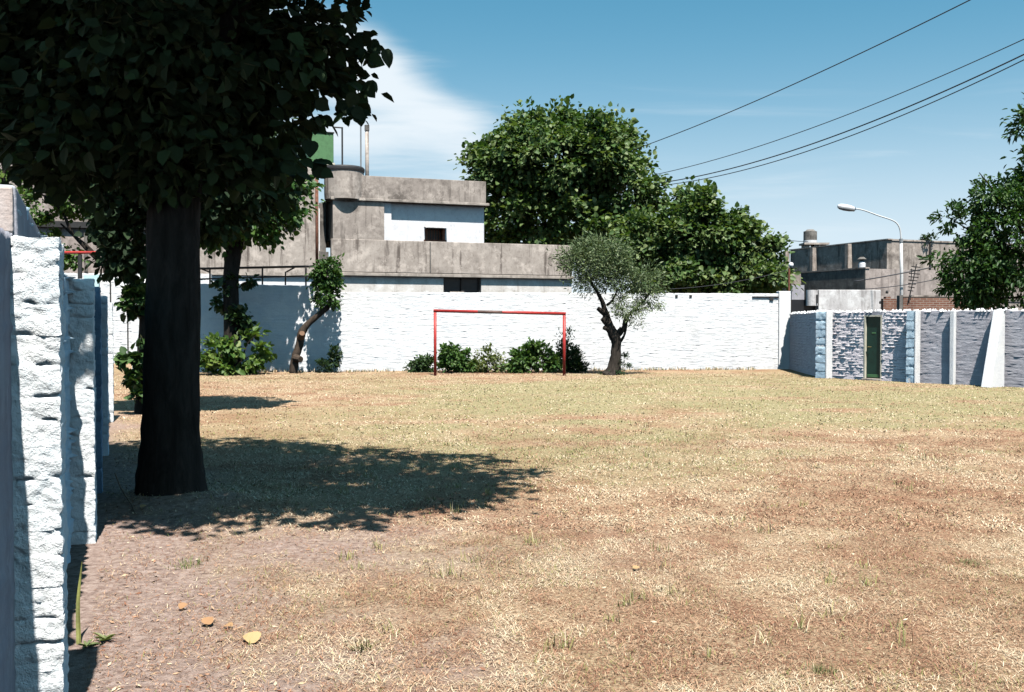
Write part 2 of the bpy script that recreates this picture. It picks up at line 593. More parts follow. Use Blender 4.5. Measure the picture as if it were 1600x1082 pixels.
# ------------------------------------------------------------------ the ground
# the walls' own axes: U runs across the plot, W away from the camera along the left wall
U = Vector((0.933, 0.359, 0)).normalized()
W = Vector((-0.359, 0.933, 0)).normalized()


def ground_z(x, y):
    z = 0.03 * (fbm(x * 0.35 + 3, y * 0.35 + 8, 3) - 0.5) + 0.018 * (fbm(x * 2.1, y * 2.1 + 5, 3) - 0.5)
    z = z + 0.10 * np.exp(-(((x + 2.9) / 0.9) ** 2 + ((y - 9.1) / 0.5) ** 2))      # mound at the foot of the big tree
    z = z + 0.06 * np.exp(-(((x + 3.5) / 0.8) ** 2 + ((y - 9.5) / 0.8) ** 2))
    fade = np.clip(1 - (np.abs(x) - 25) / 20, 0, 1) * np.clip(1 - (y - 45) / 20, 0, 1)
    return z * fade


def dirt_mask(x, y):
    n = fbm(x * 0.8 + 2, y * 0.8 + 4, 4) - 0.5
    n2 = fbm(x * 4.2 + 2, y * 4.2 + 4, 3) - 0.5
    edge = -0.385 * (y - 4) - 1.4                       # foot of the left wall
    d = (x - edge)
    m = sstep(1.9, 0.3, d + n * 2.2 + n2 * 0.7 + 0.10 * (y - 4.5)) * sstep(24, 14, y)
    m = np.maximum(m, 0.95 * np.exp(-(((x + 1.7) / 2.1) ** 2 + ((y - 7.5) / 1.15) ** 2)) * sstep(-0.35, 0.25, n + n2 * 0.5 + 0.15))
    return np.clip(m, 0, 1)


def green_mask(x, y):
    n = 0.6 * fbm(x * 0.20 + 11, y * 0.34 + 3, 4) + 0.4 * fbm(x * 0.8 + 1, y * 1.3 + 6, 4)
    far = sstep(9.5, 14, y) * sstep(36, 26, y) * sstep(-6, 0, x)
    return np.clip(sstep(0.42, 0.66, n + 0.11 * far) * (0.35 + 0.6 * far), 0, 1)


def red_mask(x, y):
    n = 0.55 * fbm(x * 0.55 + 5, y * 0.40 + 13, 5, 0.6) + 0.45 * fbm(x * 2.4 + 5, y * 2.0 + 3, 4, 0.6)
    return 0.95 * sstep(0.44, 0.62, n + 0.12 * np.exp(-(((x - 3.0) / 3.0) ** 2 + ((y - 8.5) / 3.0) ** 2)))


def axis(lo, hi, step, far):
    core = np.arange(lo, hi + 1e-6, step)
    out = [core]
    r, s = [], step
    p = hi
    while p < far:
        s *= 1.5
        p += s
        r.append(p)
    l, s, p = [], step, lo
    while p > -far:
        s *= 1.5
        p -= s
        l.append(p)
    return np.concatenate([np.array(l[::-1]), core, np.array(r)])


gx = axis(-15, 15, 0.11, 3500)
gy = axis(-2, 42, 0.12, 3500)
X, Y = np.meshgrid(gx, gy)
Z = ground_z(X, Y)
nx, ny = len(gx), len(gy)
idx = np.arange(nx * ny).reshape(ny, nx)
faces = np.stack([idx[:-1, :-1], idx[:-1, 1:], idx[1:, 1:], idx[1:, :-1]], -1).reshape(-1, 4)
me = np_mesh('ground', np.stack([X, Y, Z], -1).reshape(-1, 3), faces, M['ground'], smooth=True,
             vattr={'dirt': dirt_mask(X, Y).ravel(), 'green': green_mask(X, Y).ravel()})
tag(link('ground', me), kind='structure')


def blades(n, y0, y1, x_lo, x_hi, hmin, hmax, wid, seed, keep=1.0):
    """dry grass: one bent strip per blade, lying and standing, none where the soil is bare"""
    r = np.random.default_rng(seed)
    y = y0 + (y1 - y0) * r.random(n)
    x = x_lo(y) + (x_hi(y) - x_lo(y)) * r.random(n)
    d, g = dirt_mask(x, y), green_mask(x, y)
    red = red_mask(x, y)
    clump = fbm(x * 5 + 1, y * 5 + 7, 3)
    p = keep * (1 - 0.80 * d) * (0.5 + 0.7 * sstep(0.35, 0.62, clump))
    k = r.random(n) < p
    x, y, d, g, red, clump = x[k], y[k], d[k], g[k], red[k], clump[k]
    n = len(x)
    h = (hmin + (hmax - hmin) * r.random(n) ** 2.2) * (0.7 + 0.7 * clump)
    az = r.random(n) * 2 * math.pi
    lean = np.clip(r.normal(1.36, 0.22, n), 0.2, 1.56)
    isgreen = r.random(n) < (0.03 + 0.34 * g * (clump > 0.45))
    lean = np.where(isgreen, lean * 0.75, lean)
    lift = 0.012 * r.random(n) ** 2
    dx, dy = np.cos(az), np.sin(az)
    ln = h
    L1, L2 = ln * 0.5, ln
    b = np.stack([x, y, ground_z(x, y) - 0.003 + lift], -1)
    up1, out1 = np.cos(lean * 0.75) * L1, np.sin(lean * 0.75) * L1
    up2, out2 = up1 + np.cos(np.minimum(lean * 1.2, 1.6)) * L1, out1 + np.sin(np.minimum(lean * 1.2, 1.6)) * L1
    w = wid * (0.6 + 0.8 * r.random(n))
    sx, sy = -dy * w, dx * w
    v = np.empty((n, 5, 3))
    v[:, 0] = b + np.stack([sx, sy, 0 * sx], -1)
    v[:, 1] = b - np.stack([sx, sy, 0 * sx], -1)
    m = b + np.stack([dx * out1, dy * out1, up1], -1)
    v[:, 2] = m - np.stack([sx, sy, 0 * sx], -1) * 0.8
    v[:, 3] = m + np.stack([sx, sy, 0 * sx], -1) * 0.8
    v[:, 4] = b + np.stack([dx * out2, dy * out2, up2], -1)
    v[:, :, 2] = np.maximum(v[:, :, 2], b[:, None, 2] + 0.003)
    base = np.arange(n)[:, None] * 5
    q = base + np.array([[0, 1, 2, 3]])
    t3 = base + np.array([[3, 2, 4]])
    tint = np.where(isgreen, 0.86 + 0.14 * r.random(n), np.clip(0.64 - 0.48 * red + r.normal(0, 0.24, n) + 0.08 * g + 0.2 * (clump - 0.5), 0, 0.8))
    return v.reshape(-1, 3), q, t3, tint


def join_blades(parts):
    vs, qs, ts, ti_q, ti_t, o = [], [], [], [], [], 0
    for v, q, t3, ti in parts:
        vs.append(v)
        qs.append(q + o)
        ts.append(t3 + o)
        ti_q.append(ti)
        o += len(v)
    return np.concatenate(vs), [np.concatenate(qs), np.concatenate(ts)], np.concatenate(ti_q + ti_q)


left_edge = lambda y: np.maximum(-0.258 - 0.385 * y + 0.03, -0.56 * y)
right_edge = lambda y: np.minimum(0.80 * y + 0.5, np.where(y > 30.5, 9.45, 9.45 + (30.5 - y) * 0.80))
v, f, ti = join_blades([
    blades(400000, 4.0, 8.0, left_edge, right_edge, 0.010, 0.055, 0.0015, 1),
    blades(280000, 8.0, 15.0, left_edge, right_edge, 0.014, 0.060, 0.0032, 2),
    blades(165000, 15.0, 33.5, lambda y: np.maximum(-0.258 - 0.385 * np.minimum(y, 17) - np.maximum(y - 17, 0) * 0.42, -0.56 * y), right_edge, 0.018, 0.055, 0.007, 3)])
tag(link('dry_grass', np_mesh('dry_grass', v, f, M['dry_grass'], tint=ti)), 'sun bleached short dry grass covering the football ground', 'grass', kind='stuff')


# taller tufts where the mower does not reach: foot of the back wall and the goal
def tuft(r, p, n, h, spread, wid=0.006):
    pts = []
    x, y = p[0] + r.normal(0, spread, n), p[1] + r.normal(0, spread, n)
    az = r.random(n) * 6.283
    L = h * (0.5 + 0.7 * r.random(n))
    lean = np.abs(r.normal(0.45, 0.3, n))
    b = np.stack([x, y, ground_z(x, y) - 0.004], -1)
    d = np.stack([np.cos(az), np.sin(az), 0 * az], -1)
    s = np.stack([-np.sin(az), np.cos(az), 0 * az], -1) * wid
    m = b + d * (np.sin(lean) * L * 0.5)[:, None] + np.array([0, 0, 1]) * (np.cos(lean) * L * 0.5)[:, None]
    e = m + d * (np.sin(lean * 1.9) * L * 0.5)[:, None] + np.array([0, 0, 1]) * (np.cos(lean * 1.9) * L * 0.5)[:, None]
    v = np.stack([b + s, b - s, m - s * 0.8, m + s * 0.8, e], 1).reshape(-1, 3)
    base = np.arange(n)[:, None] * 5
    return v, base + np.array([[0, 1, 2, 3]]), base + np.array([[3, 2, 4]])


r_ = np.random.default_rng(44)
parts = []
for k in range(170):
    s = r_.random()
    px = 320 + s * 890
    x0 = (px - 800) / F * 34.2
    yy = 34.5 + 0.106 * (x0 + 5.77) - 0.15 - abs(r_.normal(0, 0.22))
    v, q, t3 = tuft(r_, (x0, yy), 14, 0.09 + 0.10 * r_.random(), 0.08, 0.009)
    parts.append((v, q, t3, np.clip(r_.normal(0.72, 0.2, 14), 0.3, 1)))
for k in range(70):
    y = 5 + 12 * r_.random() ** 1.4
    x = (r_.random() * 1.2 - 0.35) * y * 0.5
    v, q, t3 = tuft(r_, (x, y), 16, 0.07 + 0.05 * r_.random(), 0.035, 0.003)
    parts.append((v, q, t3, np.clip(r_.normal(0.9, 0.06, 16), 0.6, 1)))
v, f, ti = join_blades(parts)
tag(link('tall_grass', np_mesh('tall_grass', v, f, M['dry_grass'], tint=ti)), 'longer greenish grass along the foot of the white back wall and in tufts', 'grass', kind='stuff')


# ------------------------------------------------------------------ walls
def wall_mesh(name, o, u, n, L, H, thick, ds, dz, mat, course=0.113, brick=0.30, amp=1.0, seed=1, top=None, jag=0.012, squeeze=1.0, sag=0.0, lump=0.022):
    """rough painted brickwork with real relief: courses, bricks set unevenly, mortar squeezed out of the joints"""
    ns, nz = max(2, int(L / ds) + 1), max(2, int(H / dz) + 1)
    s, z = np.meshgrid(np.linspace(0, L, ns), np.linspace(0, 1, nz))
    Ht = H + (top(s[0]) if top else 0) + jag * (fbm(s[0] * 9 + seed, s[0] * 0 + seed * 3.7, 3) - 0.5) * 2
    z = z * Ht[None, :]
    zw = z + 0.016 * (fbm(s * 1.3 + seed, z * 0.6 + seed, 2) - 0.5)
    row = np.floor(zw / course)
    fr = zw / course - row
    colf = s / brick + 0.5 * (row % 2) + 0.11 * np.sin(row * 12.9)
    ci = np.floor(colf)
    fc = colf - ci
    hsh = lambda a, b, k: np.modf(np.abs(np.sin(a * 12.9898 + b * 78.233 + k * 37.7 + seed) * 43758.5453))[0]
    set_ = (hsh(ci, row, 1) - 0.5) * 0.014
    tilt = (hsh(ci, row, 2) - 0.5) * 0.022 * (fr - 0.5)
    joint = sstep(0.84, 0.92, fr) + sstep(0.08, 0.02, fr)
    jv = sstep(0.95, 0.985, fc) + sstep(0.05, 0.015, fc)
    j = np.clip(joint + jv * 0.6, 0, 1)
    sq = np.maximum(0, fbm(s * 6.5 + seed * 5, row * 3.1 + zw * 7, 3) - 0.44) * 0.17 * squeeze
    d = (set_ + tilt) * (1 - j) + j * (-0.008 + sq) + lump * (fbm(s * 3 + seed, z * 5, 4) - 0.5) + 0.010 * (fbm(s * 17, z * 23 + seed, 3) - 0.5)
    d *= amp
    if sag:
        d += sag * (fbm(s * 0.25 + seed * 2, z * 0.3, 2) - 0.5)
    o, u, n = V(*o), V(*u), V(*n)
    P = o + s[..., None] * u + d[..., None] * n + z[..., None] * V(0, 0, 1)
    P[..., 2] = P[..., 2] - 0.05 * (z < 0.02)
    front = P.reshape(-1, 3)
    idx = np.arange(ns * nz).reshape(nz, ns)
    # orientation: outward normal n must be u x z  or its opposite
    flip = np.dot(np.cross(u, V(0, 0, 1)), n) < 0
    q = np.stack([idx[:-1, :-1], idx[:-1, 1:], idx[1:, 1:], idx[1:, :-1]], -1).reshape(-1, 4)
    if flip:
        q = q[:, ::-1]
    # back sheet of the same outline, joined by top and end strips
    rim_top, rim_l, rim_r = idx[-1], idx[:, 0], idx[:, -1]
    k0 = ns * nz
    bt_ = P[-1] - n * thick
    bb_ = P[0] - n * thick
    verts = np.concatenate([front, bt_, bb_])
    T, B = k0 + np.arange(ns), k0 + ns + np.arange(ns)
    tq = np.stack([rim_top[:-1], rim_top[1:], T[1:], T[:-1]], -1)
    bq = np.stack([T[:-1], T[1:], B[1:], B[:-1]], -1)
    if flip:
        tq, bq = tq[:, ::-1], bq[:, ::-1]
    me = np_mesh(name, verts, [q, tq, bq], mat)
    # the two ends
    import itertools
    ends_v, ends_f = [], []
    for col, c in ((rim_l, 0), (rim_r, ns - 1)):
        n0 = len(ends_v)
        ends_v += [tuple(front[i]) for i in col] + [tuple(bt_[c]), tuple(bb_[c])]
        m = len(col)
        f_ = tuple(range(n0, n0 + m)) + (n0 + m, n0 + m + 1)
        ends_f.append(f_)
    return me, ends_v, ends_f


def wall_panel(parent, name, o, u, n, L, H, thick, mat, ds=0.04, dz=0.0155, **k):
    me, ev, ef = wall_mesh(name, o, u, n, L, H, thick, ds, dz, mat, **k)
    ob = link(name, me, parent)
    mb = MB()
    mb.add(ev, ef)
    # the ends belong to the same panel: join as extra geometry
    nv = len(me.vertices)
    me2 = bpy.data.meshes.new(name)
    import bmesh
    bm = bmesh.new()
    bm.from_mesh(me)
    vs = [bm.verts.new(p) for p in ev]
    for f_ in ef:
        try:
            bm.faces.new([vs[i] for i in f_])
        except ValueError:
            pass
    bm.to_mesh(me)
    bm.free()
    return ob


def rough_brick(name, wid, dep, z0, z1, seed, mat, amp, dx, dy, cell):
    """one hand-laid brick under a thick crust of paint; x along the wall, y outwards, z up from the foot of the pilaster"""
    vs, fs = [], []
    lo, hi = (dx, -0.02, z0), (wid + dx, dep + dy, z1)
    n = [max(3, int(round((h - l) / cell)) + 1) for l, h in zip(lo, hi)]
    k = 0
    for a, b, c in ((0, 1, 2), (1, 2, 0), (2, 0, 1)):
        for sgn in (0, 1):
            A, B = np.meshgrid(np.linspace(lo[a], hi[a], n[a]), np.linspace(lo[b], hi[b], n[b]))
            p = np.zeros(A.shape + (3,))
            p[..., a], p[..., b], p[..., c] = A, B, (lo[c], hi[c])[sgn]
            vs.append(p.reshape(-1, 3))
            i = np.arange(n[a] * n[b]).reshape(n[b], n[a]) + k
            k += n[a] * n[b]
            q = np.stack([i[:-1, :-1], i[:-1, 1:], i[1:, 1:], i[1:, :-1]], -1).reshape(-1, 4)
            fs.append(q if sgn else q[:, ::-1])
    v = np.concatenate(vs)
    o = seed * 13.7
    x, y, z = v[:, 0], v[:, 1], v[:, 2]
    # the crust runs on from brick to brick: swells, lips over the joints and small pits
    f1 = fbm(x * 9 + y * 9 + o, z * 8 + o, 3) - 0.5
    f2 = fbm(x * 26 + y * 22 + o, z * 34, 3) - 0.5
    pit = np.clip(fbm(x * 17 + y * 15 + o + 5, z * 21 + o, 3) - 0.60, 0, 1)
    f3 = fbm(x * 60 + y * 60 + o, z * 75, 2) - 0.5
    push = amp * (2.2 * f1 + 2.3 * f2 + 0.9 * f3 - 7.0 * pit)
    mid = np.array([wid / 2, dep / 2, 0])
    d = np.stack([x - mid[0], y - mid[1], 0 * x], -1)
    edge = np.abs(d / np.array([wid / 2, dep / 2, 1]))
    ox = np.where(edge[:, 0] > 0.9, np.sign(d[:, 0]), 0)
    oy = np.where(edge[:, 1] > 0.9, np.sign(d[:, 1]), 0)
    # ragged joint: the crust rolls in towards the bed joint, more in some places than in others
    dz = np.minimum(z - z0, z1 - z) / (z1 - z0)
    roll = sstep(0.12, 0.0, dz) * amp * 2.6 * sstep(0.52, 0.70, fbm(x * 13 + y * 13 + o, np.round(z / 0.05) * 0 + np.where(z - z0 < z1 - z, z0, z1) * 9 + o, 2))
    v[:, 0] += ox * (push - roll)
    v[:, 1] += oy * (push - roll)
    v[:, 2] += 5.5 * amp * (fbm(x * 12 + y * 12 + o, z * 5 + o, 3) - 0.5)
    return np_mesh(name, v, np.concatenate(fs), mat)


def brick_pilaster(parent, c, u, n, wid, dep, H, course, mat, core_mat, seed, gap=-0.002, jitter=0.006, kind='brick', cell=0.02, amp=0.010, joint=0.016):
    """pilaster part with every brick a sub-part; c foot of its near corner on the wall, u along the wall, n outwards"""
    u, n = Vector(u), Vector(n)
    core = MB().box(c, u, n, joint, wid - joint, -0.02, dep - joint, -0.05, H - 0.01).build('pilaster', core_mat, parent)
    r = random.Random(seed)
    mt = Matrix(((u.x, n.x, 0, c[0]), (u.y, n.y, 0, c[1]), (0, 0, 1, 0), (0, 0, 0, 1)))
    z = -0.04
    while z < H - 0.3 * course:
        h = course * r.uniform(0.86, 1.14) if kind == 'brick' else course
        z1 = min(z + h, H + r.uniform(-0.01, 0.01))
        if H - z1 < 0.35 * course:
            z1 = H + r.uniform(-0.006, 0.006)
        me = rough_brick(kind, wid, dep, z + gap / 2, z1 - gap / 2, seed, mat, amp, r.uniform(-jitter, jitter), r.uniform(-jitter, jitter), cell)
        ob = link(kind, me, core)
        ob.matrix_basis = mt
        z = z1
    return core


# ---- left wall: runs away from the camera beside the trees
LO = Vector((-0.258, 0, 0))                         # line of the pilasters' outer faces at Y = 0
LD = Vector((-0.385, 1, 0)).normalized()
LN = Vector((LD.y, -LD.x, 0))
LD3, LN3 = LD, LN


def on_left(Y, back=0.0):
    return LO + LD * (Y / LD.y) - LN * back


DEP = 0.185
lw = thing('boundary_wall', 'pale blue and white painted brick wall with pilasters along the left edge', 'wall', on_left(4, 0.2))
sY = lambda Y: Y / LD.y
# nearest, lower stretch of smooth grey render
wall_panel(lw, 'wall_panel', on_left(0.4, DEP), LD, LN, sY(3.98) - sY(0.4), 2.045, 0.2, M['grey_render'], 0.05, 0.03, amp=0.25, seed=2, jag=0.02)
# from the first pilaster on: brick, its near end stepping up to a sloping cap
top_fn = lambda s: np.interp(s, [0, 1.2, 2.9], [0.20, 0.11, 0.0])
wall_panel(lw, 'wall_panel', on_left(4.02, DEP), LD, LN, sY(17.2) - sY(4.02), 2.035, 0.2, M['blue_paint'], 0.045, 0.0155, seed=3, top=top_fn, jag=0.004)
capb = on_left(4.02, DEP)
MB().hexa([tuple(capb + LD * a_ + LN * d_ + Vector((0, 0, 1.9))) for a_, d_ in ((0.001, 0.022), (0.001, -0.21), (3.0, -0.21), (3.0, 0.022))],
          [tuple(capb + LD * a_ + LN * d_ + Vector((0, 0, z_))) for a_, d_, z_ in ((0.001, 0.012, 2.245), (0.001, -0.21, 2.25), (3.0, -0.21, 2.04), (3.0, 0.012, 2.035))]).build('sloping_cap', M['grey_render'], lw, bevel=0.012)
MB().box(capb, LD, LN, -0.025, 0.0, -0.22, 0.004, 2.05, 2.235).build('end_cap', M['brown_mortar'], lw, bevel=0.01)
for k, (Yp, mt) in enumerate(((3.92, 'brick_paint'), (7.66, 'brick_paint'), (9.62, 'blue_paint_shaded'), (12.6, 'blue_paint'), (16.9, 'brick_paint'))):
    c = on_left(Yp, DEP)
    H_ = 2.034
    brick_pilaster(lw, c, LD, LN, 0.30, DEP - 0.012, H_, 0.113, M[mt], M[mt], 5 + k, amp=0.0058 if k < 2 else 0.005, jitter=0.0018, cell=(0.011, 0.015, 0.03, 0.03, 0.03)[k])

# ---- back wall behind the goal, two lengths
BO = Vector((-12.9, 33.75, 0))
BD = Vector((1, 0.106, 0)).normalized()
BN = Vector((BD.y, -BD.x, 0))
bw = thing('boundary_wall', 'long white painted brick wall across the back behind the red goal', 'wall', BO + BD * 8)
BL = (10.13 - BO.x) / BD.x
s_mid = (-5.95 - BO.x) / BD.x
s_pil = (0.55) / BD.x
wall_panel(bw, 'wall_panel', BO, BD, BN, s_mid, 2.95, 0.2, M['white_paint'], 0.05, 0.0165, seed=11, jag=0.015, top=lambda s: 0.10 * (1 - s / s_mid), squeeze=0.4, amp=0.5)
wall_panel(bw, 'wall_panel', BO + BD * (s_mid + 0.004), BD, BN, BL - s_mid - 0.004, 2.745, 0.2, M['white_paint'], 0.042, 0.0155, seed=12, jag=0.012, squeeze=0.6, amp=0.5, lump=0.014, course=0.10)
MB().box(BO, BD, BN, BL - 0.46, BL - 0.02, -0.24, 0.055, -0.05, 2.83).build('end_pillar', M['white_paint'], bw, bevel=0.02)
MB().box(BO, BD, BN, BL - 1.45, BL - 0.47, 0.0, 0.045, 2.60, 2.64).build('iron_bar', M['iron'], bw)
MB().box(BO, BD, BN, BL - 0.80, BL - 0.66, 0.0, 0.05, 2.50, 2.60).build('bracket', M['iron'], bw)
for sx in (BL - 4.3, BL - 3.78):
    MB().box(BO, BD, BN, sx, sx + 0.09, -0.01, 0.028, 2.60, 2.68).build('bracket', M['iron'], bw)

# ---- far wall beyond the left trees
FO = Vector((-26, 40.2, 0))
FD = Vector((1, 0.106, 0)).normalized()
FN = Vector((FD.y, -FD.x, 0))
fw = thing('boundary_wall', 'tall sunlit white brick wall with a turquoise pilaster seen left of the big trunk', 'wall', FO + FD * 8)
wall_panel(fw, 'wall_panel', FO, FD, FN, 13.5, 3.72, 0.2, M['white_paint'], 0.06, 0.018, seed=21, jag=0.03, amp=0.55)
sx = lambda px: (((px - 800) / F) * FO.y - FO.x) / (FD.x - (px - 800) / F * FD.y)
MB().box(FO, FD, FN, sx(134), sx(157), 0.0, 0.16, -0.05, 3.66).build('pilaster', M['turquoise_paint'], fw, bevel=0.02)
for p_ in (172.5, 199):
    MB().box(FO, FD, FN, sx(p_), sx(p_) + 0.05, 0.0, 0.035, -0.05, 3.5).build('pipe', M['iron'], fw)
# return wall that joins the two at the far left corner
ret = wall_panel(fw, 'wall_panel', BO + BN * -0.2, Vector((-0.02, 1, 0)).normalized(), Vector((1, 0.02, 0)).normalized() * -1, 7.6, 3.3, 0.2, M['white_paint'], 0.07, 0.03, seed=23)

# ---- right wall with the green door
R0 = Vector((10.06, 36.05, 0))
R1 = at(1283, 588.7, 30.5)
R1 = Vector((R1.x, R1.y, 0))
R2 = Vector((13.30, 25.85, 0))
RH = 2.02
rw = thing('boundary_wall', 'low rough brick wall with jagged top, buttress and green door on the right', 'wall', (R1 + R2) / 2)
D1 = (R1 - R0).normalized()
N1 = Vector((D1.y, -D1.x, 0))
if N1.x > 0:
    N1 = -N1
D2 = (R2 - R1).normalized()
N2 = Vector((D2.y, -D2.x, 0))
if N2.x > 0:
    N2 = -N2


def s_right(px):
    a = (px - 800) / F
    return (a * R1.y - R1.x) / (D2.x - a * D2.y)


LR = 22.0
s_door0, s_door1 = s_right(1351.5), s_right(1376.5)
s_p2a, s_p2b = s_right(1423), s_right(1435.5)
wall_panel(rw, 'wall_panel', R0, D1, N1, (R1 - R0).length, RH, 0.2, M['lilac_paint'], 0.035, 0.0125, seed=31, squeeze=1.0, amp=0.85, lump=0.010, course=0.09, brick=0.26, jag=0.03)
wall_panel(rw, 'wall_panel', R1, D2, N2, s_door0 - 0.03, RH, 0.2, M['lilac_paint'], 0.03, 0.0125, seed=32, squeeze=0.9, amp=0.75, lump=0.006, course=0.09, brick=0.26, jag=0.03)
wall_panel(rw, 'wall_panel', R1 + D2 * (s_door1 + 0.03), D2, N2, s_p2a - s_door1 - 0.03, RH, 0.2, M['lilac_paint'], 0.03, 0.0125, seed=33, squeeze=0.9, amp=0.75, lump=0.006, course=0.09, brick=0.26, jag=0.03)
wall_panel(rw, 'wall_panel', R1 + D2 * (s_p2a + 0.002), D2, N2, LR - s_p2a, RH, 0.2, M['slate_paint'], 0.04, 0.0155, seed=34, squeeze=0.5, amp=0.45, lump=0.008, course=0.09, brick=0.26, jag=0.03)
door_top = 1.87
MB().box(R1, D2, N2, s_door0 - 0.03, s_door1 + 0.03, -0.2, -0.004, door_top + 0.04, RH).build('lintel', M['grey_render'], rw)
MB().box(R1, D2, N2, s_door0 - 0.05, s_door1 + 0.05, -0.2, 0.10, -0.03, 0.05).build('threshold', M['concrete_light'], rw, bevel=0.01)
fr = MB()
fr.box(R1, D2, N2, s_door0 - 0.028, s_door0 + 0.020, -0.15, 0.012, 0.051, door_top)
fr.box(R1, D2, N2, s_door1 - 0.010, s_door1 + 0.028, -0.15, 0.012, 0.051, door_top)
fr.box(R1, D2, N2, s_door0 - 0.028, s_door1 + 0.028, -0.15, 0.010, door_top + 0.001, door_top + 0.039)
fr.build('door_frame', M['cream_paint'], rw)
door = MB().box(R1, D2, N2, s_door0 + 0.022, s_door1 - 0.012, -0.10, -0.055, 0.06, door_top - 0.004).build('door', M['door_green'], rw, bevel=0.004)
rl = MB()
rl.box(R1, D2, N2, s_door0 + 0.06, s_door1 - 0.06, -0.0545, -0.035, 0.085, 0.17)
rl.build('bottom_rail', M['tank_green'], door, bevel=0.004)
dh = MB().tube([R1 + D2 * (s_door0 + 0.10) + N2 * -0.055 + Vector((0, 0, 0.98)), R1 + D2 * (s_door0 + 0.10) + N2 * 0.0 + Vector((0, 0, 0.98))], 0.014, 8)
dh.tube([R1 + D2 * (s_door0 + 0.09) + Vector((0, 0, 0.98)), R1 + D2 * (s_door0 + 0.21) + Vector((0, 0, 0.98))], 0.012, 8)
dh.build('handle', M['brass'], door)
MB().box(R1, D2, N2, (s_door0 + s_door1) / 2 - 0.06, (s_door0 + s_door1) / 2 + 0.06, -0.0545, -0.045, 1.37, 1.41).build('letter_flap', M['tank_green'], door)
# the two pilasters of stacked blocks: a blue field side and a white smooth near side
for k, (sa, sb, dep) in enumerate(((0.0, 0.34, 0.30), (s_p2a, s_p2b, 0.24))):
    c = R1 + D2 * sa
    core = brick_pilaster(rw, c, D2, N2, sb - sa, dep, RH + 0.02, 0.255, M['blue_paint'], M['white_paint'], 50 + k, gap=0.030, jitter=0.008, kind='block', cell=0.04, amp=0.007, joint=0.012)
    MB().box(c, D2, N2, sb - sa + 0.008, sb - sa + 0.05, -0.03, dep + 0.012, -0.05, RH + 0.02).build('render_face', M['white_paint'], rw, bevel=0.008)
# slim rib and the tapering buttress farther along
s_rib = s_right(1494)
MB().box(R1, D2, N2, s_rib - 0.12, s_rib, -0.02, 0.13, -0.05, RH).build('rib', M['white_paint'], rw, bevel=0.012)
s_b = s_right(1570)
q = R1 + D2 * s_b


def bp(s, d, z):
    p = R1 + D2 * s + N2 * d
    return (p.x, p.y, z)


def buttress(s_b, d_low, d_top):
    mb = MB()
    s0 = s_b - 0.25
    mb.hexa([bp(s0, -0.02, -0.05), bp(s_b, -0.02, -0.05), bp(s_b, d_low, -0.05), bp(s0, d_low, -0.05)],
            [bp(s0, -0.02, RH + 0.01), bp(s_b, -0.02, RH + 0.01), bp(s_b, d_top, RH + 0.01), bp(s0, d_top, RH + 0.01)])
    return mb.build('buttress', M['white_paint'], rw, bevel=0.015)


buttress(s_b, 0.80, 0.13)
# jagged mortar and stones set along the top
r_ = np.random.default_rng(60)
vs, fs, k = [], [], 0
for seg_o, seg_d, seg_n, L_, in ((R0, D1, N1, (R1 - R0).length), (R1, D2, N2, LR)):
    for i in range(int(L_ * 22)):
        s = L_ * r_.random()
        p = seg_o + seg_d * s + seg_n * r_.uniform(-0.2, 0.02)
        a, h = r_.uniform(0.025, 0.07), r_.uniform(0.0, 0.058)
        tx, ty = r_.normal(0, 0.02, 2)
        ang = r_.random() * 3
        base = [(p.x + a * math.cos(ang + j * 1.571), p.y + a * math.sin(ang + j * 1.571), RH - 0.03) for j in range(4)]
        tip = [(p.x + tx + 0.45 * a * math.cos(ang + j * 1.571), p.y + ty + 0.45 * a * math.sin(ang + j * 1.571), RH + h * (0.8 + 0.4 * (j % 2))) for j in range(4)]
        vs += base + tip
        fs += [[k + 4, k + 5, k + 6, k + 7], [k, k + 1, k + 5, k + 4], [k + 1, k + 2, k + 6, k + 5], [k + 2, k + 3, k + 7, k + 6], [k + 3, k, k + 4, k + 7]]
        k += 8
tag(link('jagged_coping', np_mesh('jagged_coping', np.array(vs), np.array(fs), M['white_paint']), rw), kind='stuff')

# ------------------------------------------------------------------ the goal
GZ = 31.8
gl = thing('football_goal', 'thin red tubular football goal frame without a net', 'goal', at(780, 587, GZ))
pa, pb = at(680, 587, GZ), at(881.5, 587, GZ)
ta, tb = at(680, 486, GZ), at(881.5, 490.5, GZ)
ta.x, tb.x = pa.x, pb.x
MB().tube([(pa.x, pa.y, -0.1), (ta.x, ta.y, ta.z - 0.051)], 0.048, 14).build('post', M['red_paint'], gl, smooth=True)
MB().tube([(pb.x, pb.y, -0.1), (tb.x, tb.y, tb.z - 0.051)], 0.048, 14).build('post', M['red_paint'], gl, smooth=True)
m1, m2 = ta.lerp(tb, 0.33), ta.lerp(tb, 0.52)
ux = (tb - ta).normalized()
cb = MB().tube([ta - ux * 0.05, tb + ux * 0.05], 0.05, 14).build('crossbar', M['red_paint'], gl, smooth=True)
MB().tube([m1, m1.lerp(m2, 0.5), m2], [0.0515, 0.0525, 0.0515], 14).build('worn_patch', M['worn_paint'], cb, smooth=True)


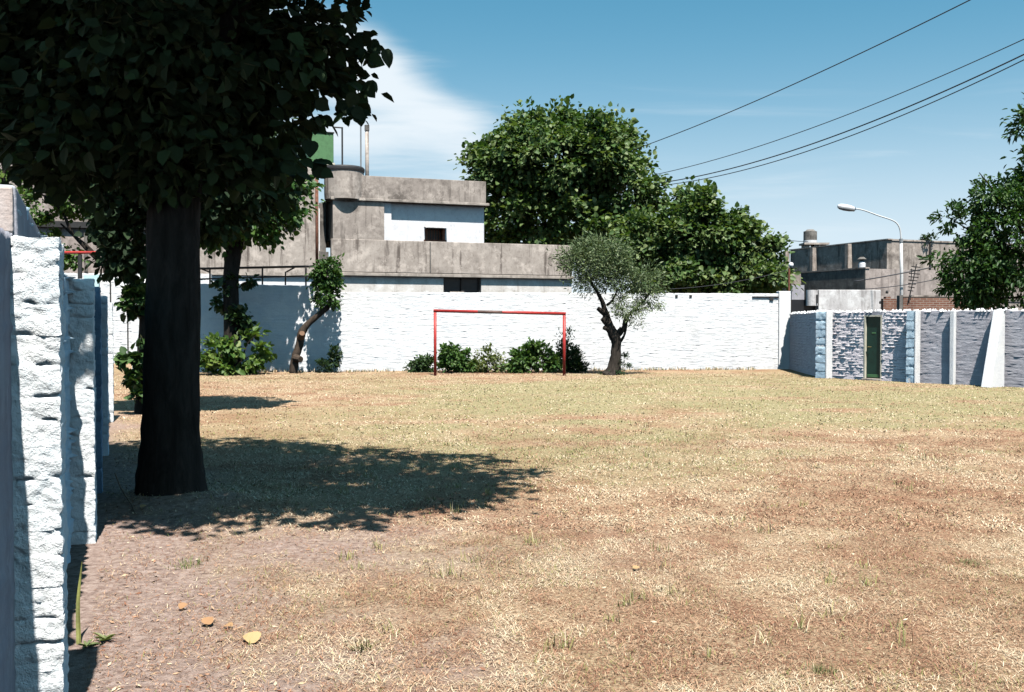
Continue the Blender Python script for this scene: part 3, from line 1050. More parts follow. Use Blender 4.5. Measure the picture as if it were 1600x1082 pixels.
# ------------------------------------------------------------------ vegetation
def leaf_arrays(P, axis_dir, nrm, size, width, tint, fold=0.18, pts=6):
    """two folded halves per leaf"""
    n = len(P)
    a = axis_dir / np.linalg.norm(axis_dir, axis=1, keepdims=True)
    s = np.cross(nrm, a)
    s /= np.linalg.norm(s, axis=1, keepdims=True) + 1e-9
    m = np.cross(a, s)
    L, Wd = size[:, None], (size * width)[:, None]
    if pts == 6:
        v = np.stack([P, P + a * L * 0.28 + s * Wd * 0.5 + m * L * fold * 0.6, P + a * L * 0.66 + s * Wd * 0.40 + m * L * fold * 0.4, P + a * L - m * L * fold * 0.5,
                      P + a * L * 0.66 - s * Wd * 0.40 + m * L * fold * 0.4, P + a * L * 0.28 - s * Wd * 0.5 + m * L * fold * 0.6], 1)
        b = np.arange(n)[:, None] * 6
        q = np.concatenate([b + np.array([[0, 3, 2, 1]]), b + np.array([[0, 5, 4, 3]])])
        return v.reshape(-1, 3), q, np.concatenate([tint, tint])
    v = np.stack([P, P + a * L * 0.45 + s * Wd * 0.5, P + a * L, P + a * L * 0.45 - s * Wd * 0.5], 1)
    b = np.arange(n)[:, None] * 4
    return v.reshape(-1, 3), b + np.array([[0, 3, 2, 1]]), tint


def crown_leaves(blobs, n, clump, seed, shell=0.45, per=46, flat=0.75):
    """leaf positions: ellipsoids filled with many small clumps, gaps between them"""
    r = np.random.default_rng(seed)
    b = np.array(blobs, dtype=float)
    vol = (b[:, 3] * b[:, 4] * b[:, 5]) ** 0.85
    nc = max(4, n // per)
    ci = r.choice(len(b), nc, p=vol / vol.sum())
    d = r.normal(size=(nc, 3))
    d /= np.linalg.norm(d, axis=1, keepdims=True)
    rad = shell + (1 - shell) * r.random(nc) ** 0.7
    rad = rad * (0.90 + 0.22 * r.random(nc))
    cc = b[ci, :3] + d * rad[:, None] * b[ci, 3:6]
    cr = clump * (0.6 + 0.8 * r.random(nc))
    li = r.integers(0, nc, n)
    off = r.normal(size=(n, 3)) * np.array([1, 1, flat]) * 0.55
    P = cc[li] + off * cr[li][:, None]
    out = d[li] + off * 0.6
    ctint = r.normal(0, 0.10, nc)
    return P, out, ctint[li], cc


def leaf_cloud(blobs, n, size, clump, seed, width=0.62, droop=0.35, up=0.8, tmean=0.5, tvar=0.16, keep=None, pts=6, shell=0.45, per=46, flat=0.75):
    r = np.random.default_rng(seed + 1000)
    P, out, ct, cc = crown_leaves(blobs, n, clump, seed, shell, per, flat)
    if keep is not None:
        k = keep(P)
        P, out, ct = P[k], out[k], ct[k]
    n = len(P)
    ax = out + r.normal(size=(n, 3)) * 0.7
    ax[:, 2] -= droop
    nr = r.normal(size=(n, 3)) * 0.55 + out * 0.35
    nr[:, 2] += up
    sz = size * (0.5 + 0.8 * r.random(n))
    tint = np.clip(tmean + ct + r.normal(0, tvar, n), 0, 1)
    return (P, ax, nr, sz, np.full(n, width), tint), cc


def foliage(parent, name, mat, blobs, n, size, clump, seed, **k):
    """leaves past counting: one part of kind stuff"""
    data, cc = leaf_cloud(blobs, n, size, clump, seed, **k)
    P, ax, nr, sz, w, ti = data
    v, q, tt = leaf_arrays(P, ax, nr, sz, k.get('width', 0.62), ti, pts=k.get('pts', 6))
    o = tag(link(name, np_mesh(name, v, q, mat, tint=tt), parent), kind='stuff')
    return o, cc


def branch_to(mb, a, b, r0, r1, bend=0.15, n=5, seg=7):
    a, b = Vector(a), Vector(b)
    d = (b - a).length
    m1_ = a.lerp(b, 0.35) + Vector((random.uniform(-1, 1), random.uniform(-1, 1), random.uniform(0, 1))) * d * bend
    m2_ = a.lerp(b, 0.7) + Vector((random.uniform(-1, 1), random.uniform(-1, 1), random.uniform(-0.3, 1))) * d * bend * 0.7
    pts = curve([a, m1_, m2_, b], n)
    mb.tube(pts, [r0 + (r1 - r0) * i / (len(pts) - 1) for i in range(len(pts))], seg, True, 0.08)


def pblob(px, py, Y, rx, ry, rd):
    """ellipsoid from its place in the photograph: centre pixel, distance, radii in pixels and depth in metres"""
    c = at(px, py, Y)
    return (c.x, c.y, c.z, rx * Y / F, rd, ry * Y / F)


# ---- 1: the big shade tree at the left, close by
T1 = Vector((-3.22, 9.35, 0))
big = thing('shade_tree', 'large dark tree at left with thick black trunk and broad leafy canopy', 'tree', T1)
mb = MB()
tp = curve([T1 + Vector((0.02, 0, -0.15)), T1 + Vector((0.0, 0, 0.18)), T1 + Vector((0.01, 0, 0.7)), T1 + Vector((0.03, 0.0, 1.6)), T1 + Vector((0.04, 0.02, 2.5)), T1 + Vector((0.08, 0.0, 3.3)), T1 + Vector((0.25, -0.15, 4.4))], 5)
tr = lerp_list([0.42, 0.315, 0.268, 0.247, 0.235, 0.245, 0.17], 5)
mb.tube(tp, tr, 22, True, 0.045)
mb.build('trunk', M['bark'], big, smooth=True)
UP = [(-1.45, 7.95, 6.15, 2.45, 2.45, 1.35), (-3.4, 9.0, 6.2, 2.2, 2.2, 1.5), (-0.05, 7.0, 6.6, 0.9, 1.3, 0.7), (-4.8, 9.3, 6.0, 1.6, 1.7, 1.3), (-3.0, 7.1, 6.1, 1.7, 1.5, 1.0), (-1.9, 6.35, 6.05, 1.5, 0.9, 0.75), (-0.5, 6.3, 6.5, 0.8, 0.7, 0.5)]
LOW = [(-3.15, 9.0, 4.35, 1.45, 1.5, 1.05), (-4.5, 9.5, 4.3, 1.5, 1.4, 0.95), (-2.25, 8.9, 4.25, 0.70, 1.0, 0.65), (-3.5, 9.2, 3.55, 1.15, 1.0, 0.55), (-2.35, 9.0, 3.55, 0.55, 0.7, 0.30), (-3.15, 9.0, 3.15, 0.55, 0.6, 0.32), (-3.95, 9.1, 3.1, 0.55, 0.6, 0.28), (-2.6, 9.1, 3.25, 0.4, 0.5, 0.22)]
limb_ends = [(-1.4, 7.9, 5.9), (-4.6, 9.4, 5.0), (-2.3, 8.8, 4.3), (-3.6, 9.9, 5.2), (-3.0, 7.8, 5.6), (-0.2, 7.1, 6.3), (-5.0, 9.3, 4.4)]
for e in limb_ends:
    mb = MB()
    branch_to(mb, T1 + Vector((0.08, 0, 3.1)), e, 0.13, 0.03, 0.10)
    mb.build('branch', M['bark'], big, smooth=True)


def keep_big(P):
    """the canopy's lower outline: higher to the right, resting on about 3.1 m at the left"""
    return P[:, 2] > 2.62 + 0.22 * np.sin(P[:, 0] * 3.1) + 0.55 * sstep(-3.9, -4.4, P[:, 0])


dU, _ = leaf_cloud(UP, 36000, 0.140, 0.34, 101, width=0.82, droop=0.55, up=0.9, shell=0.30, tmean=0.45, keep=lambda P: (P[:, 2] > 5.15) | (P[:, 0] < -1.5))
dL, _ = leaf_cloud(LOW, 17000, 0.132, 0.28, 102, width=0.82, droop=0.55, up=0.8, shell=0.25, tmean=0.42, keep=keep_big)
allL = [np.concatenate([a, b]) for a, b in zip(dU, dL)]
# sprigs that stick out of the canopy against the sky at the right
sp = [(575, 85, 9.0), (560, 60, 9.1), (585, 78, 9.0), (545, 130, 9.0), (557, 140, 8.9), (550, 180, 9.0), (560, 175, 9.1), (520, 30, 9.0), (515, 55, 9.0), (540, 85, 9.0), (525, 150, 9.1), (500, 185, 9.0),
      (472, 212, 9.1), (462, 228, 9.0), (474, 262, 9.0), (455, 250, 8.9), (440, 270, 9.0), (530, 110, 9.1), (545, 5, 9.1), (565, -5, 9.1), (505, 110, 9.1), (486, 256, 9.1), (420, 262, 9.2), (395, 280, 9.2), (360, 275, 9.3), (330, 285, 9.3)]
r_ = np.random.default_rng(77)
P_ = []
for px, py, Yq in sp:
    for k in range(7):
        c = at(px + r_.normal(0, 9), py + r_.normal(0, 8), Yq + r_.normal(0, 0.12))
        P_.append(tuple(c))
P_ = np.array(P_)
n_ = len(P_)
ex = [P_, np.stack([r_.normal(0.6, 0.6, n_), r_.normal(-0.2, 0.5, n_), r_.normal(-0.7, 0.4, n_)], -1), np.stack([r_.normal(0.1, 0.5, n_), r_.normal(-0.6, 0.4, n_), r_.normal(0.5, 0.4, n_)], -1),
      0.14 * (0.6 + 0.6 * r_.random(n_)), np.full(n_, 0.82), np.clip(r_.normal(0.42, 0.12, n_), 0, 1)]
# the leaves seen best become leaf parts, the rest one crown
allL = [np.concatenate([a, b]) for a, b in zip(allL, ex)]
P = allL[0]
px_ = 800 + F * P[:, 0] / P[:, 1]
py_ = 504 - F * (P[:, 2] - EYE) / P[:, 1]
inside = (px_ > 4) & (px_ < 1590) & (py_ > 4) & (py_ < 700)
score = np.where(inside, 0.0, 99.0) + P[:, 1] * 0.55 + np.hypot((px_ - 300) / 300, (py_ - 0) / 260) * -1.4
score[-n_:] -= 3.0 * inside[-n_:]
order = np.argsort(score)
pick = np.zeros(len(P), bool)
pick[order[:296]] = True
v, q, tt = leaf_arrays(*[a[~pick] for a in allL[:4]], 0.82, allL[5][~pick])
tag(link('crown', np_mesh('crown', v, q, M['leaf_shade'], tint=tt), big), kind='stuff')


def single_leaf(name, mat, tint, seed):
    """broad heart-shaped leaf, stalk at the origin, one unit long along +X"""
    r = random.Random(seed)
    out = [(0.06, 0.10), (0.02, 0.27), (0.14, 0.41), (0.34, 0.45), (0.56, 0.38), (0.78, 0.22)]
    vs = [(0, 0, 0), (0.35, 0, -0.02), (0.70, 0, -0.07), (1.0, 0, -0.16)]
    L_ = [(x + r.uniform(-.02, .02), y + r.uniform(-.02, .02), 0.10 * y - 0.10 * x * x) for x, y in out]
    R_ = [(x + r.uniform(-.02, .02), -y + r.uniform(-.02, .02), 0.10 * y - 0.10 * x * x) for x, y in out]
    v = vs + L_ + R_
    f = [(0, 1, 6, 5), (0, 5, 4), (1, 7, 6), (1, 2, 8, 7), (2, 9, 8), (2, 3, 9), (0, 11, 12, 1), (0, 10, 11), (1, 12, 13), (1, 13, 14, 2), (2, 14, 15), (2, 15, 3)]
    me = bpy.data.meshes.new(name)
    me.from_pydata(v, [], f)
    me.update()
    a = me.attributes.new('tint', 'FLOAT', 'FACE')
    a.data.foreach_set('value', np.full(len(f), tint, dtype=np.float32))
    me.materials.append(mat)
    return me


leaf_me = [single_leaf('leaf', M['leaf_shade'], tnt, k) for k, tnt in enumerate((0.25, 0.35, 0.45, 0.55, 0.65, 0.8))]


def place_leaf(parent, me, p, ax, nr, size, name='leaf'):
    a = Vector(ax).normalized()
    n = Vector(nr)
    s = n.cross(a).normalized()
    m = a.cross(s)
    mt = Matrix(((a.x, s.x, m.x, 0), (a.y, s.y, m.y, 0), (a.z, s.z, m.z, 0), (0, 0, 0, 1)))
    o = link(name, me, parent)
    o.matrix_basis = Matrix.Translation(Vector(p)) @ mt @ Matrix.Scale(float(size), 4)
    return o


for k, i in enumerate(np.nonzero(pick)[0]):
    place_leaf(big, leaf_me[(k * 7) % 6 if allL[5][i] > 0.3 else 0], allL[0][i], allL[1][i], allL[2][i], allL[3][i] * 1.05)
# ---- 2: second tree of the row, mostly hidden behind the big trunk
T2 = Vector((-6.80, 18.6, 0))
t2 = thing('shade_tree', 'second tree of the left row, half hidden behind the big dark trunk', 'tree', T2)
MB().tube(curve([T2 + Vector((0, 0, -0.1)), T2 + Vector((0, 0, 0.8)), T2 + Vector((0.05, 0, 2.0)), T2 + Vector((0.3, 0, 3.4))], 5), lerp_list([0.27, 0.2, 0.18, 0.12], 5), 14, True, 0.05).build('trunk', M['bark'], t2, smooth=True)
for e in ((-6.9, 18.4, 4.6), (-5.6, 18.9, 4.6), (-7.4, 18.6, 3.9)):
    mb = MB()
    branch_to(mb, T2 + Vector((0.25, 0, 3.0)), e, 0.08, 0.02, 0.12)
    mb.build('branch', M['bark'], t2, smooth=True)
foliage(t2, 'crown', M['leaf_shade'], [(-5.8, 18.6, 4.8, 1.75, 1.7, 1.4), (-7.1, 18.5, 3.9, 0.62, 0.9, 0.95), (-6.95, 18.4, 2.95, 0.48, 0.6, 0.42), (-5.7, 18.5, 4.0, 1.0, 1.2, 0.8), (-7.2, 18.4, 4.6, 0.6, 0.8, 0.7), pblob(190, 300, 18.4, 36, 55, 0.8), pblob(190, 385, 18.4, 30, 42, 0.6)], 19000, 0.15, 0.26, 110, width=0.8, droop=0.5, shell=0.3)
foliage(t2, 'trunk_shoots', M['leaf_lime'], [pblob(212, 470, 18.4, 17, 22, 0.3), pblob(208, 560, 18.3, 16, 15, 0.3), pblob(214, 592, 18.3, 15, 18, 0.3), pblob(205, 622, 18.2, 14, 6, 0.2), pblob(222, 520, 18.4, 10, 26, 0.2)], 620, 0.15, 0.12, 111, width=0.85, droop=0.4, tmean=0.62)

# ---- 3: pollarded tree against the back wall
T3 = at(362, 583, 33.0)
T3.z = 0
t3 = thing('pollard_tree', 'pollarded tree with ivy on its trunk standing at the shaded back wall', 'tree', T3)
MB().tube(curve([at(362, 588, 33.0), at(362, 560, 33.0), at(362, 500, 33.0), at(361, 440, 33.0), at(364, 400, 33.0), at(372, 372, 33.0)], 4), lerp_list([0.34, 0.29, 0.26, 0.25, 0.26, 0.22], 4), 14, True, 0.06).build('trunk', M['bark'], t3, smooth=True)
for e in ((330, 340, 32.6), (405, 330, 32.8), (440, 310, 33.1), (365, 290, 32.6), (318, 360, 33.2)):
    mb = MB()
    branch_to(mb, at(366, 392, 33.0), at(*e), 0.15, 0.04, 0.08)
    mb.build('branch', M['bark'], t3, smooth=True)
foliage(t3, 'crown', M['leaf_bush'], [pblob(390, 320, 32.7, 78, 56, 1.6), pblob(335, 345, 32.8, 42, 42, 1.3), pblob(400, 350, 32.6, 48, 30, 1.2), pblob(440, 290, 32.8, 40, 36, 1.2), pblob(370, 285, 32.8, 60, 40, 1.5)], 9500, 0.21, 0.32, 120, width=0.8, droop=0.45, shell=0.35, tmean=0.55, tvar=0.2)
foliage(t3, 'ivy', M['leaf_dark'], [pblob(384, 437, 32.9, 15, 20, 0.3), pblob(350, 470, 32.9, 12, 30, 0.3), pblob(378, 500, 32.9, 13, 30, 0.3), pblob(352, 430, 32.9, 9, 16, 0.3)], 900, 0.17, 0.16, 121, width=0.8)
bs = thing('shrub', 'bright green large leaved shrub round the foot of the pollarded tree', 'shrub', at(360, 585, 32.6))
foliage(bs, 'foliage', M['leaf_bright'], [pblob(340, 550, 32.3, 32, 30, 0.6), pblob(375, 535, 32.3, 30, 25, 0.6), pblob(352, 568, 32.3, 45, 18, 0.6), pblob(395, 552, 32.4, 20, 20, 0.5), pblob(404, 520, 32.6, 9, 12, 0.3)], 1500, 0.20, 0.22, 122, width=0.75, droop=0.3, shell=0.5, tmean=0.58, tvar=0.22)
mb = MB()
for e in ((335, 535), (372, 522), (404, 522), (392, 555), (325, 560)):
    branch_to(mb, at(358, 583, 32.5), at(e[0], e[1], 32.4), 0.03, 0.012, 0.1)
mb.build('stem', M['bark'], bs)

# ---- leaning lopped tree
lt = thing('leaning_tree', 'small crooked tree leaning right along the white wall with tufted top', 'tree', at(458, 582, 33.3))
tpx = [(458, 586, 17), (461, 562, 16), (468, 540, 15), (472, 520, 16), (482, 506, 12), (498, 492, 11), (512, 480, 10), (517, 465, 10), (510, 440, 8)]
MB().tube(curve([at(a, b, 33.3) for a, b, c in tpx], 4), lerp_list([c * 0.40 / F * 33.3 for a, b, c in tpx], 4), 12, True, 0.07).build('trunk', M['bark_tan'], lt, smooth=True)
MB().tube([at(470, 528, 33.25), at(472, 521, 33.0)], [0.12, 0.09], 12).build('cut_stub', M['cut_wood'], lt)
MB().tube([at(462, 560, 33.2), at(470, 562, 33.0)], [0.14, 0.10], 10).build('burr', M['bark_tan'], lt)
foliage(lt, 'crown', M['leaf_bush'], [pblob(508, 428, 33.3, 24, 25, 0.55), pblob(512, 468, 33.3, 19, 20, 0.45), pblob(522, 418, 33.3, 12, 12, 0.4)], 2600, 0.13, 0.17, 130, width=0.6, tmean=0.5, shell=0.3)
sb = thing('shrub', 'small dark weedy shrub at the wall foot right of the leaning tree', 'shrub', at(516, 583, 33.7))
foliage(sb, 'foliage', M['leaf_dark'], [pblob(514, 568, 33.7, 14, 12, 0.3), pblob(523, 556, 33.7, 5, 14, 0.2), pblob(506, 572, 33.6, 8, 8, 0.25)], 700, 0.12, 0.12, 131, width=0.4, droop=-0.3)

# ---- olive tree right of the goal
OY = 32.4
ol = thing('olive_tree', 'grey green olive tree with a gnarled dark trunk beside the goal', 'tree', at(958, 586, OY))
opx = [(955, 590, 34), (959, 579, 22), (962, 560, 17), (963, 542, 15), (961, 528, 17), (954, 514, 15), (949, 500, 12), (946, 490, 11), (944, 482, 8)]
MB().tube(curve([at(a, b, OY) for a, b, c in opx], 4), lerp_list([c / 2 / F * OY for a, b, c in opx], 4), 14, True, 0.10).build('trunk', M['bark_olive'], ol, smooth=True)
for pts, r0, r1 in (([(946, 488), (942, 474), (936, 462), (928, 448), (915, 430)], 0.09, 0.03), ([(963, 528), (974, 514), (978, 498), (990, 485), (1008, 468), (1020, 448)], 0.085, 0.025),
                    ([(968, 536), (975, 525), (979, 508), (978, 490)], 0.05, 0.02), ([(948, 478), (958, 468), (966, 450)], 0.05, 0.02), ([(990, 486), (1005, 482), (1018, 478)], 0.035, 0.012)):
    n_ = len(pts)
    MB().tube(curve([at(a, b, OY - 0.05 * i) for i, (a, b) in enumerate(pts)], 4), lerp_list([r0 + (r1 - r0) * i / (n_ - 1) for i in range(n_)], 4), 8, True, 0.08).build('branch', M['bark_olive'], ol, smooth=True)
for a, b, c, d, r0 in ((950, 492, 934, 482, 0.10), (953, 510, 941, 498, 0.11), (955, 515, 943, 512, 0.09), (963, 522, 971, 513, 0.09)):
    MB().tube([at(a, b, OY), at((a + c) / 2, (b + d) / 2 + 1, OY - 0.05), at(c, d, OY - 0.1)], [r0, r0 * 0.9, r0 * 0.72], 9, True, 0.1).build('stub', M['bark_olive'], ol)
foliage(ol, 'crown', M['leaf_olive'], [pblob(932, 408, OY, 46, 36, 0.95), pblob(905, 415, OY, 26, 30, 0.7), pblob(960, 415, OY, 30, 30, 0.8), pblob(940, 388, OY, 40, 18, 0.7), pblob(1010, 438, OY - 0.1, 32, 24, 0.7), pblob(940, 442, OY, 48, 14, 0.7), pblob(975, 440, OY, 24, 18, 0.6), pblob(892, 405, OY, 20, 24, 0.5)], 14000, 0.125, 0.28, 140, width=0.28, droop=0.1, up=0.3, tmean=0.48, tvar=0.2, pts=4, shell=0.3)
foliage(ol, 'lower_spray', M['leaf_olive'], [pblob(985, 480, OY - 0.2, 28, 22, 0.5), pblob(1018, 468, OY - 0.2, 22, 16, 0.4), pblob(965, 480, OY - 0.2, 12, 16, 0.4), pblob(990, 505, OY - 0.2, 18, 10, 0.3)], 3000, 0.105, 0.17, 141, width=0.28, tmean=0.68, pts=4, shell=0.3)
foliage(ol, 'base_shoots', M['leaf_dark'], [pblob(972, 574, OY - 0.1, 11, 9, 0.25), pblob(948, 581, OY - 0.1, 14, 4, 0.25), pblob(974, 560, OY, 4, 8, 0.15)], 420, 0.10, 0.10, 142, width=0.4, droop=-0.3, pts=4)

# ---- bushes along the wall behind the goal
for name, label, mat, blobs, n, size, tm in (
    ('bush', 'low dull green bush at the far left, just outside the left goal post', 'leaf_dark', [pblob(660, 572, 33.9, 18, 10, 0.4), pblob(648, 577, 33.8, 10, 6, 0.3), pblob(675, 570, 33.8, 9, 12, 0.3)], 1500, 0.10, 0.62),
    ('bush', 'rounded mid green bush just right of the left goal post', 'leaf_bush', [pblob(712, 565, 33.6, 22, 20, 0.6), pblob(704, 552, 33.6, 12, 10, 0.4), pblob(730, 574, 33.6, 12, 10, 0.4)], 2600, 0.13, 0.42),
    ('bush', 'thin yellowish green scrubby bush in the middle of the goal', 'leaf_pale', [pblob(760, 567, 33.7, 24, 12, 0.4), pblob(768, 555, 33.8, 14, 10, 0.35), pblob(745, 573, 33.7, 12, 8, 0.4), pblob(783, 574, 33.7, 10, 7, 0.3)], 1300, 0.11, 0.50),
    ('bush', 'wide leafy bush filling the right half of the goal mouth', 'leaf_bush', [pblob(820, 560, 33.6, 24, 20, 0.6), pblob(848, 556, 33.6, 22, 19, 0.6), pblob(808, 572, 33.6, 16, 9, 0.5), pblob(865, 566, 33.6, 12, 15, 0.5), pblob(832, 543, 33.7, 14, 8, 0.4)], 3800, 0.14, 0.60),
    ('bush', 'tall dark spiky bush behind the right goal post under the olive', 'leaf_dark', [pblob(892, 562, 33.9, 18, 20, 0.5), pblob(884, 548, 33.9, 12, 14, 0.4), pblob(900, 575, 33.8, 13, 10, 0.5), pblob(888, 530, 34.0, 5, 12, 0.2)], 2800, 0.12, 0.35)):
    c = np.array(blobs)[0]
    b = thing(name, label, 'bush', (c[0], c[1], 0))
    mb = MB()
    for bl in blobs:
        branch_to(mb, (c[0], c[1], -0.05), (bl[0], bl[1], bl[2] + bl[5] * 0.4), 0.025, 0.008, 0.12)
    mb.build('stem', M['bark'], b)
    foliage(b, 'foliage', M[mat], blobs, n, size, 0.15, int(c[0] * 100) % 1000 + 200, width=0.6 if 'spiky' not in label else 0.35, droop=0.1 if 'spiky' not in label else -0.4, tmean=tm + 0.10, tvar=0.2, shell=0.35)

# ---- big plane tree and its neighbour beyond the wall
def far_tree(name, label, base, top_h, limb_px, Y, blobs, n, size, clump, seed, mat, tm=0.5, r0=0.35):
    t_ = thing(name, label, 'tree', base)
    b = Vector(base)
    MB().tube(curve([b + Vector((0, 0, -0.2)), b + Vector((0.1, 0, top_h * 0.4)), b + Vector((0, 0, top_h))], 5), lerp_list([r0, r0 * 0.75, r0 * 0.5], 5), 12, True, 0.06).build('trunk', M['bark'], t_, smooth=True)
    for e in limb_px:
        mb = MB()
        branch_to(mb, b + Vector((0, 0, top_h * 0.85)), at(e[0], e[1], Y + random.uniform(-1, 1)), r0 * 0.45, 0.04, 0.08)
        mb.build('branch', M['bark'], t_, smooth=True)
    foliage(t_, 'crown', M[mat], blobs, n, size, clump, seed, width=0.8, droop=0.35, tmean=tm, tvar=0.24, shell=0.5, pts=6, per=70)
    return t_


c = at(880, 504, 62)
far_tree('plane_tree', 'tallest round leafy tree rising behind the white house and olive', (c.x, 62, 0), 6.5, ((800, 260), (880, 220), (960, 230), (1000, 300), (840, 300), (760, 270), (930, 330)), 61,
         [pblob(865, 250, 61, 98, 66, 4.6), pblob(800, 260, 61, 56, 66, 3.6), pblob(930, 250, 61, 70, 66, 4.2), pblob(985, 305, 60.5, 42, 62, 3.4), pblob(765, 258, 61, 28, 38, 2.2), pblob(870, 198, 61, 36, 24, 2.4), pblob(953, 198, 61, 24, 24, 1.8),
          pblob(805, 202, 61, 24, 22, 1.6), pblob(860, 345, 61, 95, 52, 3.8), pblob(960, 370, 60, 65, 50, 3.4), pblob(702, 268, 61, 6, 7, 0.4), pblob(790, 350, 61.5, 46, 60, 2.5), pblob(1012, 290, 60.5, 16, 26, 1.0), pblob(905, 205, 61, 26, 20, 1.6)], 42000, 0.32, 0.66, 150, 'leaf_plane', 0.58, 0.5)
c = at(1110, 504, 48)
far_tree('broadleaf_tree', 'lower spreading tree right of the tallest one, above the wall end', (c.x, 48, 0), 3.6, ((1030, 380), (1100, 340), (1160, 390), (1200, 420), (1060, 430)), 47.5,
         [pblob(1092, 362, 47.5, 62, 48, 2.2), pblob(1090, 312, 47.5, 30, 16, 1.0), pblob(1040, 385, 47.5, 60, 50, 2.2), pblob(1140, 395, 47.5, 52, 52, 2.0), pblob(1185, 415, 47.5, 40, 42, 1.6), pblob(1195, 375, 47.5, 24, 26, 1.0), pblob(1000, 380, 48, 42, 46, 1.8),
          pblob(1060, 430, 47.2, 80, 36, 2.0), pblob(1150, 435, 47.2, 70, 30, 2.0), pblob(1140, 345, 47.5, 30, 20, 1.1)], 26000, 0.25, 0.46, 151, 'leaf_plane', 0.60, 0.32)

# ---- tree at the right edge, behind the low wall
c = at(1650, 504, 28.5)
rt = thing('broadleaf_tree', 'dark leafy tree behind the low wall at the right edge of the view', 'tree', (c.x, 28.5, 0))
MB().tube(curve([(c.x, 28.5, -0.2), (c.x, 28.5, 1.6), (c.x + 0.2, 28.5, 3.6)], 5), lerp_list([0.26, 0.2, 0.14], 5), 12, True, 0.06).build('trunk', M['bark'], rt, smooth=True)
for e in ((1490, 345), (1530, 270), (1500, 430), (1600, 180), (1570, 380), (1620, 300), (1545, 465), (1470, 415)):
    mb = MB()
    branch_to(mb, (c.x, 28.5, 2.4), at(e[0], e[1], 28.3 + random.uniform(-0.5, 0.5)), 0.07, 0.012, 0.08)
    mb.build('branch', M['bark'], rt, smooth=True)
foliage(rt, 'crown', M['leaf_bush'], [pblob(1600, 375, 28.4, 90, 108, 1.8), pblob(1530, 415, 28.3, 56, 60, 1.2), pblob(1545, 300, 28.4, 36, 42, 0.8), pblob(1500, 350, 28.3, 34, 22, 0.6), pblob(1610, 190, 28.4, 26, 36, 0.9), pblob(1500, 400, 28.3, 28, 18, 0.6),
          pblob(1490, 428, 28.3, 22, 10, 0.5), pblob(1660, 280, 28.4, 60, 100, 1.6), pblob(1536, 270, 28.4, 14, 22, 0.4), pblob(1480, 335, 28.3, 20, 12, 0.4), pblob(1510, 450, 28.3, 40, 30, 0.8), pblob(1560, 460, 28.3, 50, 30, 1.0), pblob(1475, 410, 28.3, 18, 14, 0.4)], 19000, 0.17, 0.24, 160, width=0.42, droop=0.3, tmean=0.36, tvar=0.26, shell=0.35)

# ---- trees and creeper beyond the left wall
c = at(100, 504, 39)
far_tree('garden_tree', 'loose green tree in front of the grey building, left of the big canopy', (c.x, 43, 0), 4.8, ((60, 300), (120, 250), (95, 350), (140, 300)), 43,
         [pblob(100, 265, 43, 50, 40, 1.3), pblob(70, 310, 43, 34, 40, 1.2), pblob(120, 310, 43, 34, 36, 1.2), pblob(110, 220, 43, 26, 16, 0.8), pblob(70, 360, 43, 26, 22, 0.9), pblob(120, 405, 43, 22, 14, 0.8)], 5600, 0.19, 0.34, 170, 'leaf_bright', 0.28, 0.2)
c = at(8, 504, 30)
far_tree('garden_tree', 'green tree cut by the left picture edge beyond the blue wall', (c.x, 30, 0), 4.4, ((-10, 200), (12, 250), (-30, 300)), 30,
         [pblob(-6, 220, 30, 26, 90, 1.0), pblob(-50, 200, 30, 60, 110, 1.6), pblob(8, 330, 30, 14, 26, 0.5), pblob(8, 100, 30, 20, 40, 0.8)], 4200, 0.17, 0.28, 171, 'leaf_bright', 0.35, 0.2)

# ------------------------------------------------------------------ houses behind the wall
HD = Vector((0.941, 0.339, 0)).normalized()
HN = Vector((HD.y, -HD.x, 0))
HO = Vector((-8.35, 44.0, 0))


def sh(px):
    a = (px - 800) / F
    return (a * HO.y - HO.x) / (HD.x - a * HD.y)


hs = thing('house', 'flat roofed house with stained grey parapets and a white upper wall', 'house', HO + HD * 5)
s0, s1 = sh(519), sh(893)
sw0, sw1 = sh(693), sh(752)                       # dark window under the cornice
LZ = 3.77
w = MB()
w.box(HO, HD, HN, s0, sw0, -8, 0, -0.1, LZ)
w.box(HO, HD, HN, sw1, s1, -8, 0, -0.1, LZ)
w.box(HO, HD, HN, sw0, sw1, -8, -0.35, -0.1, LZ)
w.box(HO, HD, HN, sw0, sw1, -0.35, 0, -0.1, 2.55)
w.build('wall', M['house_cream'], hs)
MB().box(HO, HD, HN, s0 - 0.05, s1 + 0.05, -8, 0.19, LZ + 0.001, LZ + 0.15).build('cornice', M['cornice'], hs, bevel=0.02)
MB().box(HO, HD, HN, s0 - 0.03, s1, -0.25, 0.06, LZ + 0.171, 5.40).build('parapet', M['concrete_light'], hs, bevel=0.02)
MB().box(HO, HD, HN, s1 - 0.26, s1, -8.0, -0.26, LZ + 0.171, 5.38).build('parapet', M['concrete_light'], hs, bevel=0.02)
MB().box(HO, HD, HN, s0, s1 - 0.3, -8.0, -0.26, LZ + 0.171, LZ + 0.4).build('roof', M['concrete'], hs)
wf = MB()
wf.box(HO, HD, HN, sw0, sw0 + 0.1, -0.3, -0.12, 2.551, LZ)
wf.box(HO, HD, HN, sh(722), sh(727), -0.3, -0.12, 2.551, LZ)
wf.box(HO, HD, HN, sw1 - 0.08, sw1, -0.3, -0.12, 2.551, LZ)
win = wf.build('window', M['iron'], hs)
MB().box(HO, HD, HN, sw0 + 0.101, sh(722) - 0.005, -0.26, -0.24, 2.56, LZ - 0.01).build('pane', M['dark_opening'], win)
MB().box(HO, HD, HN, sh(727) + 0.005, sw1 - 0.081, -0.26, -0.24, 2.56, LZ - 0.01).build('pane', M['dark_opening'], win)
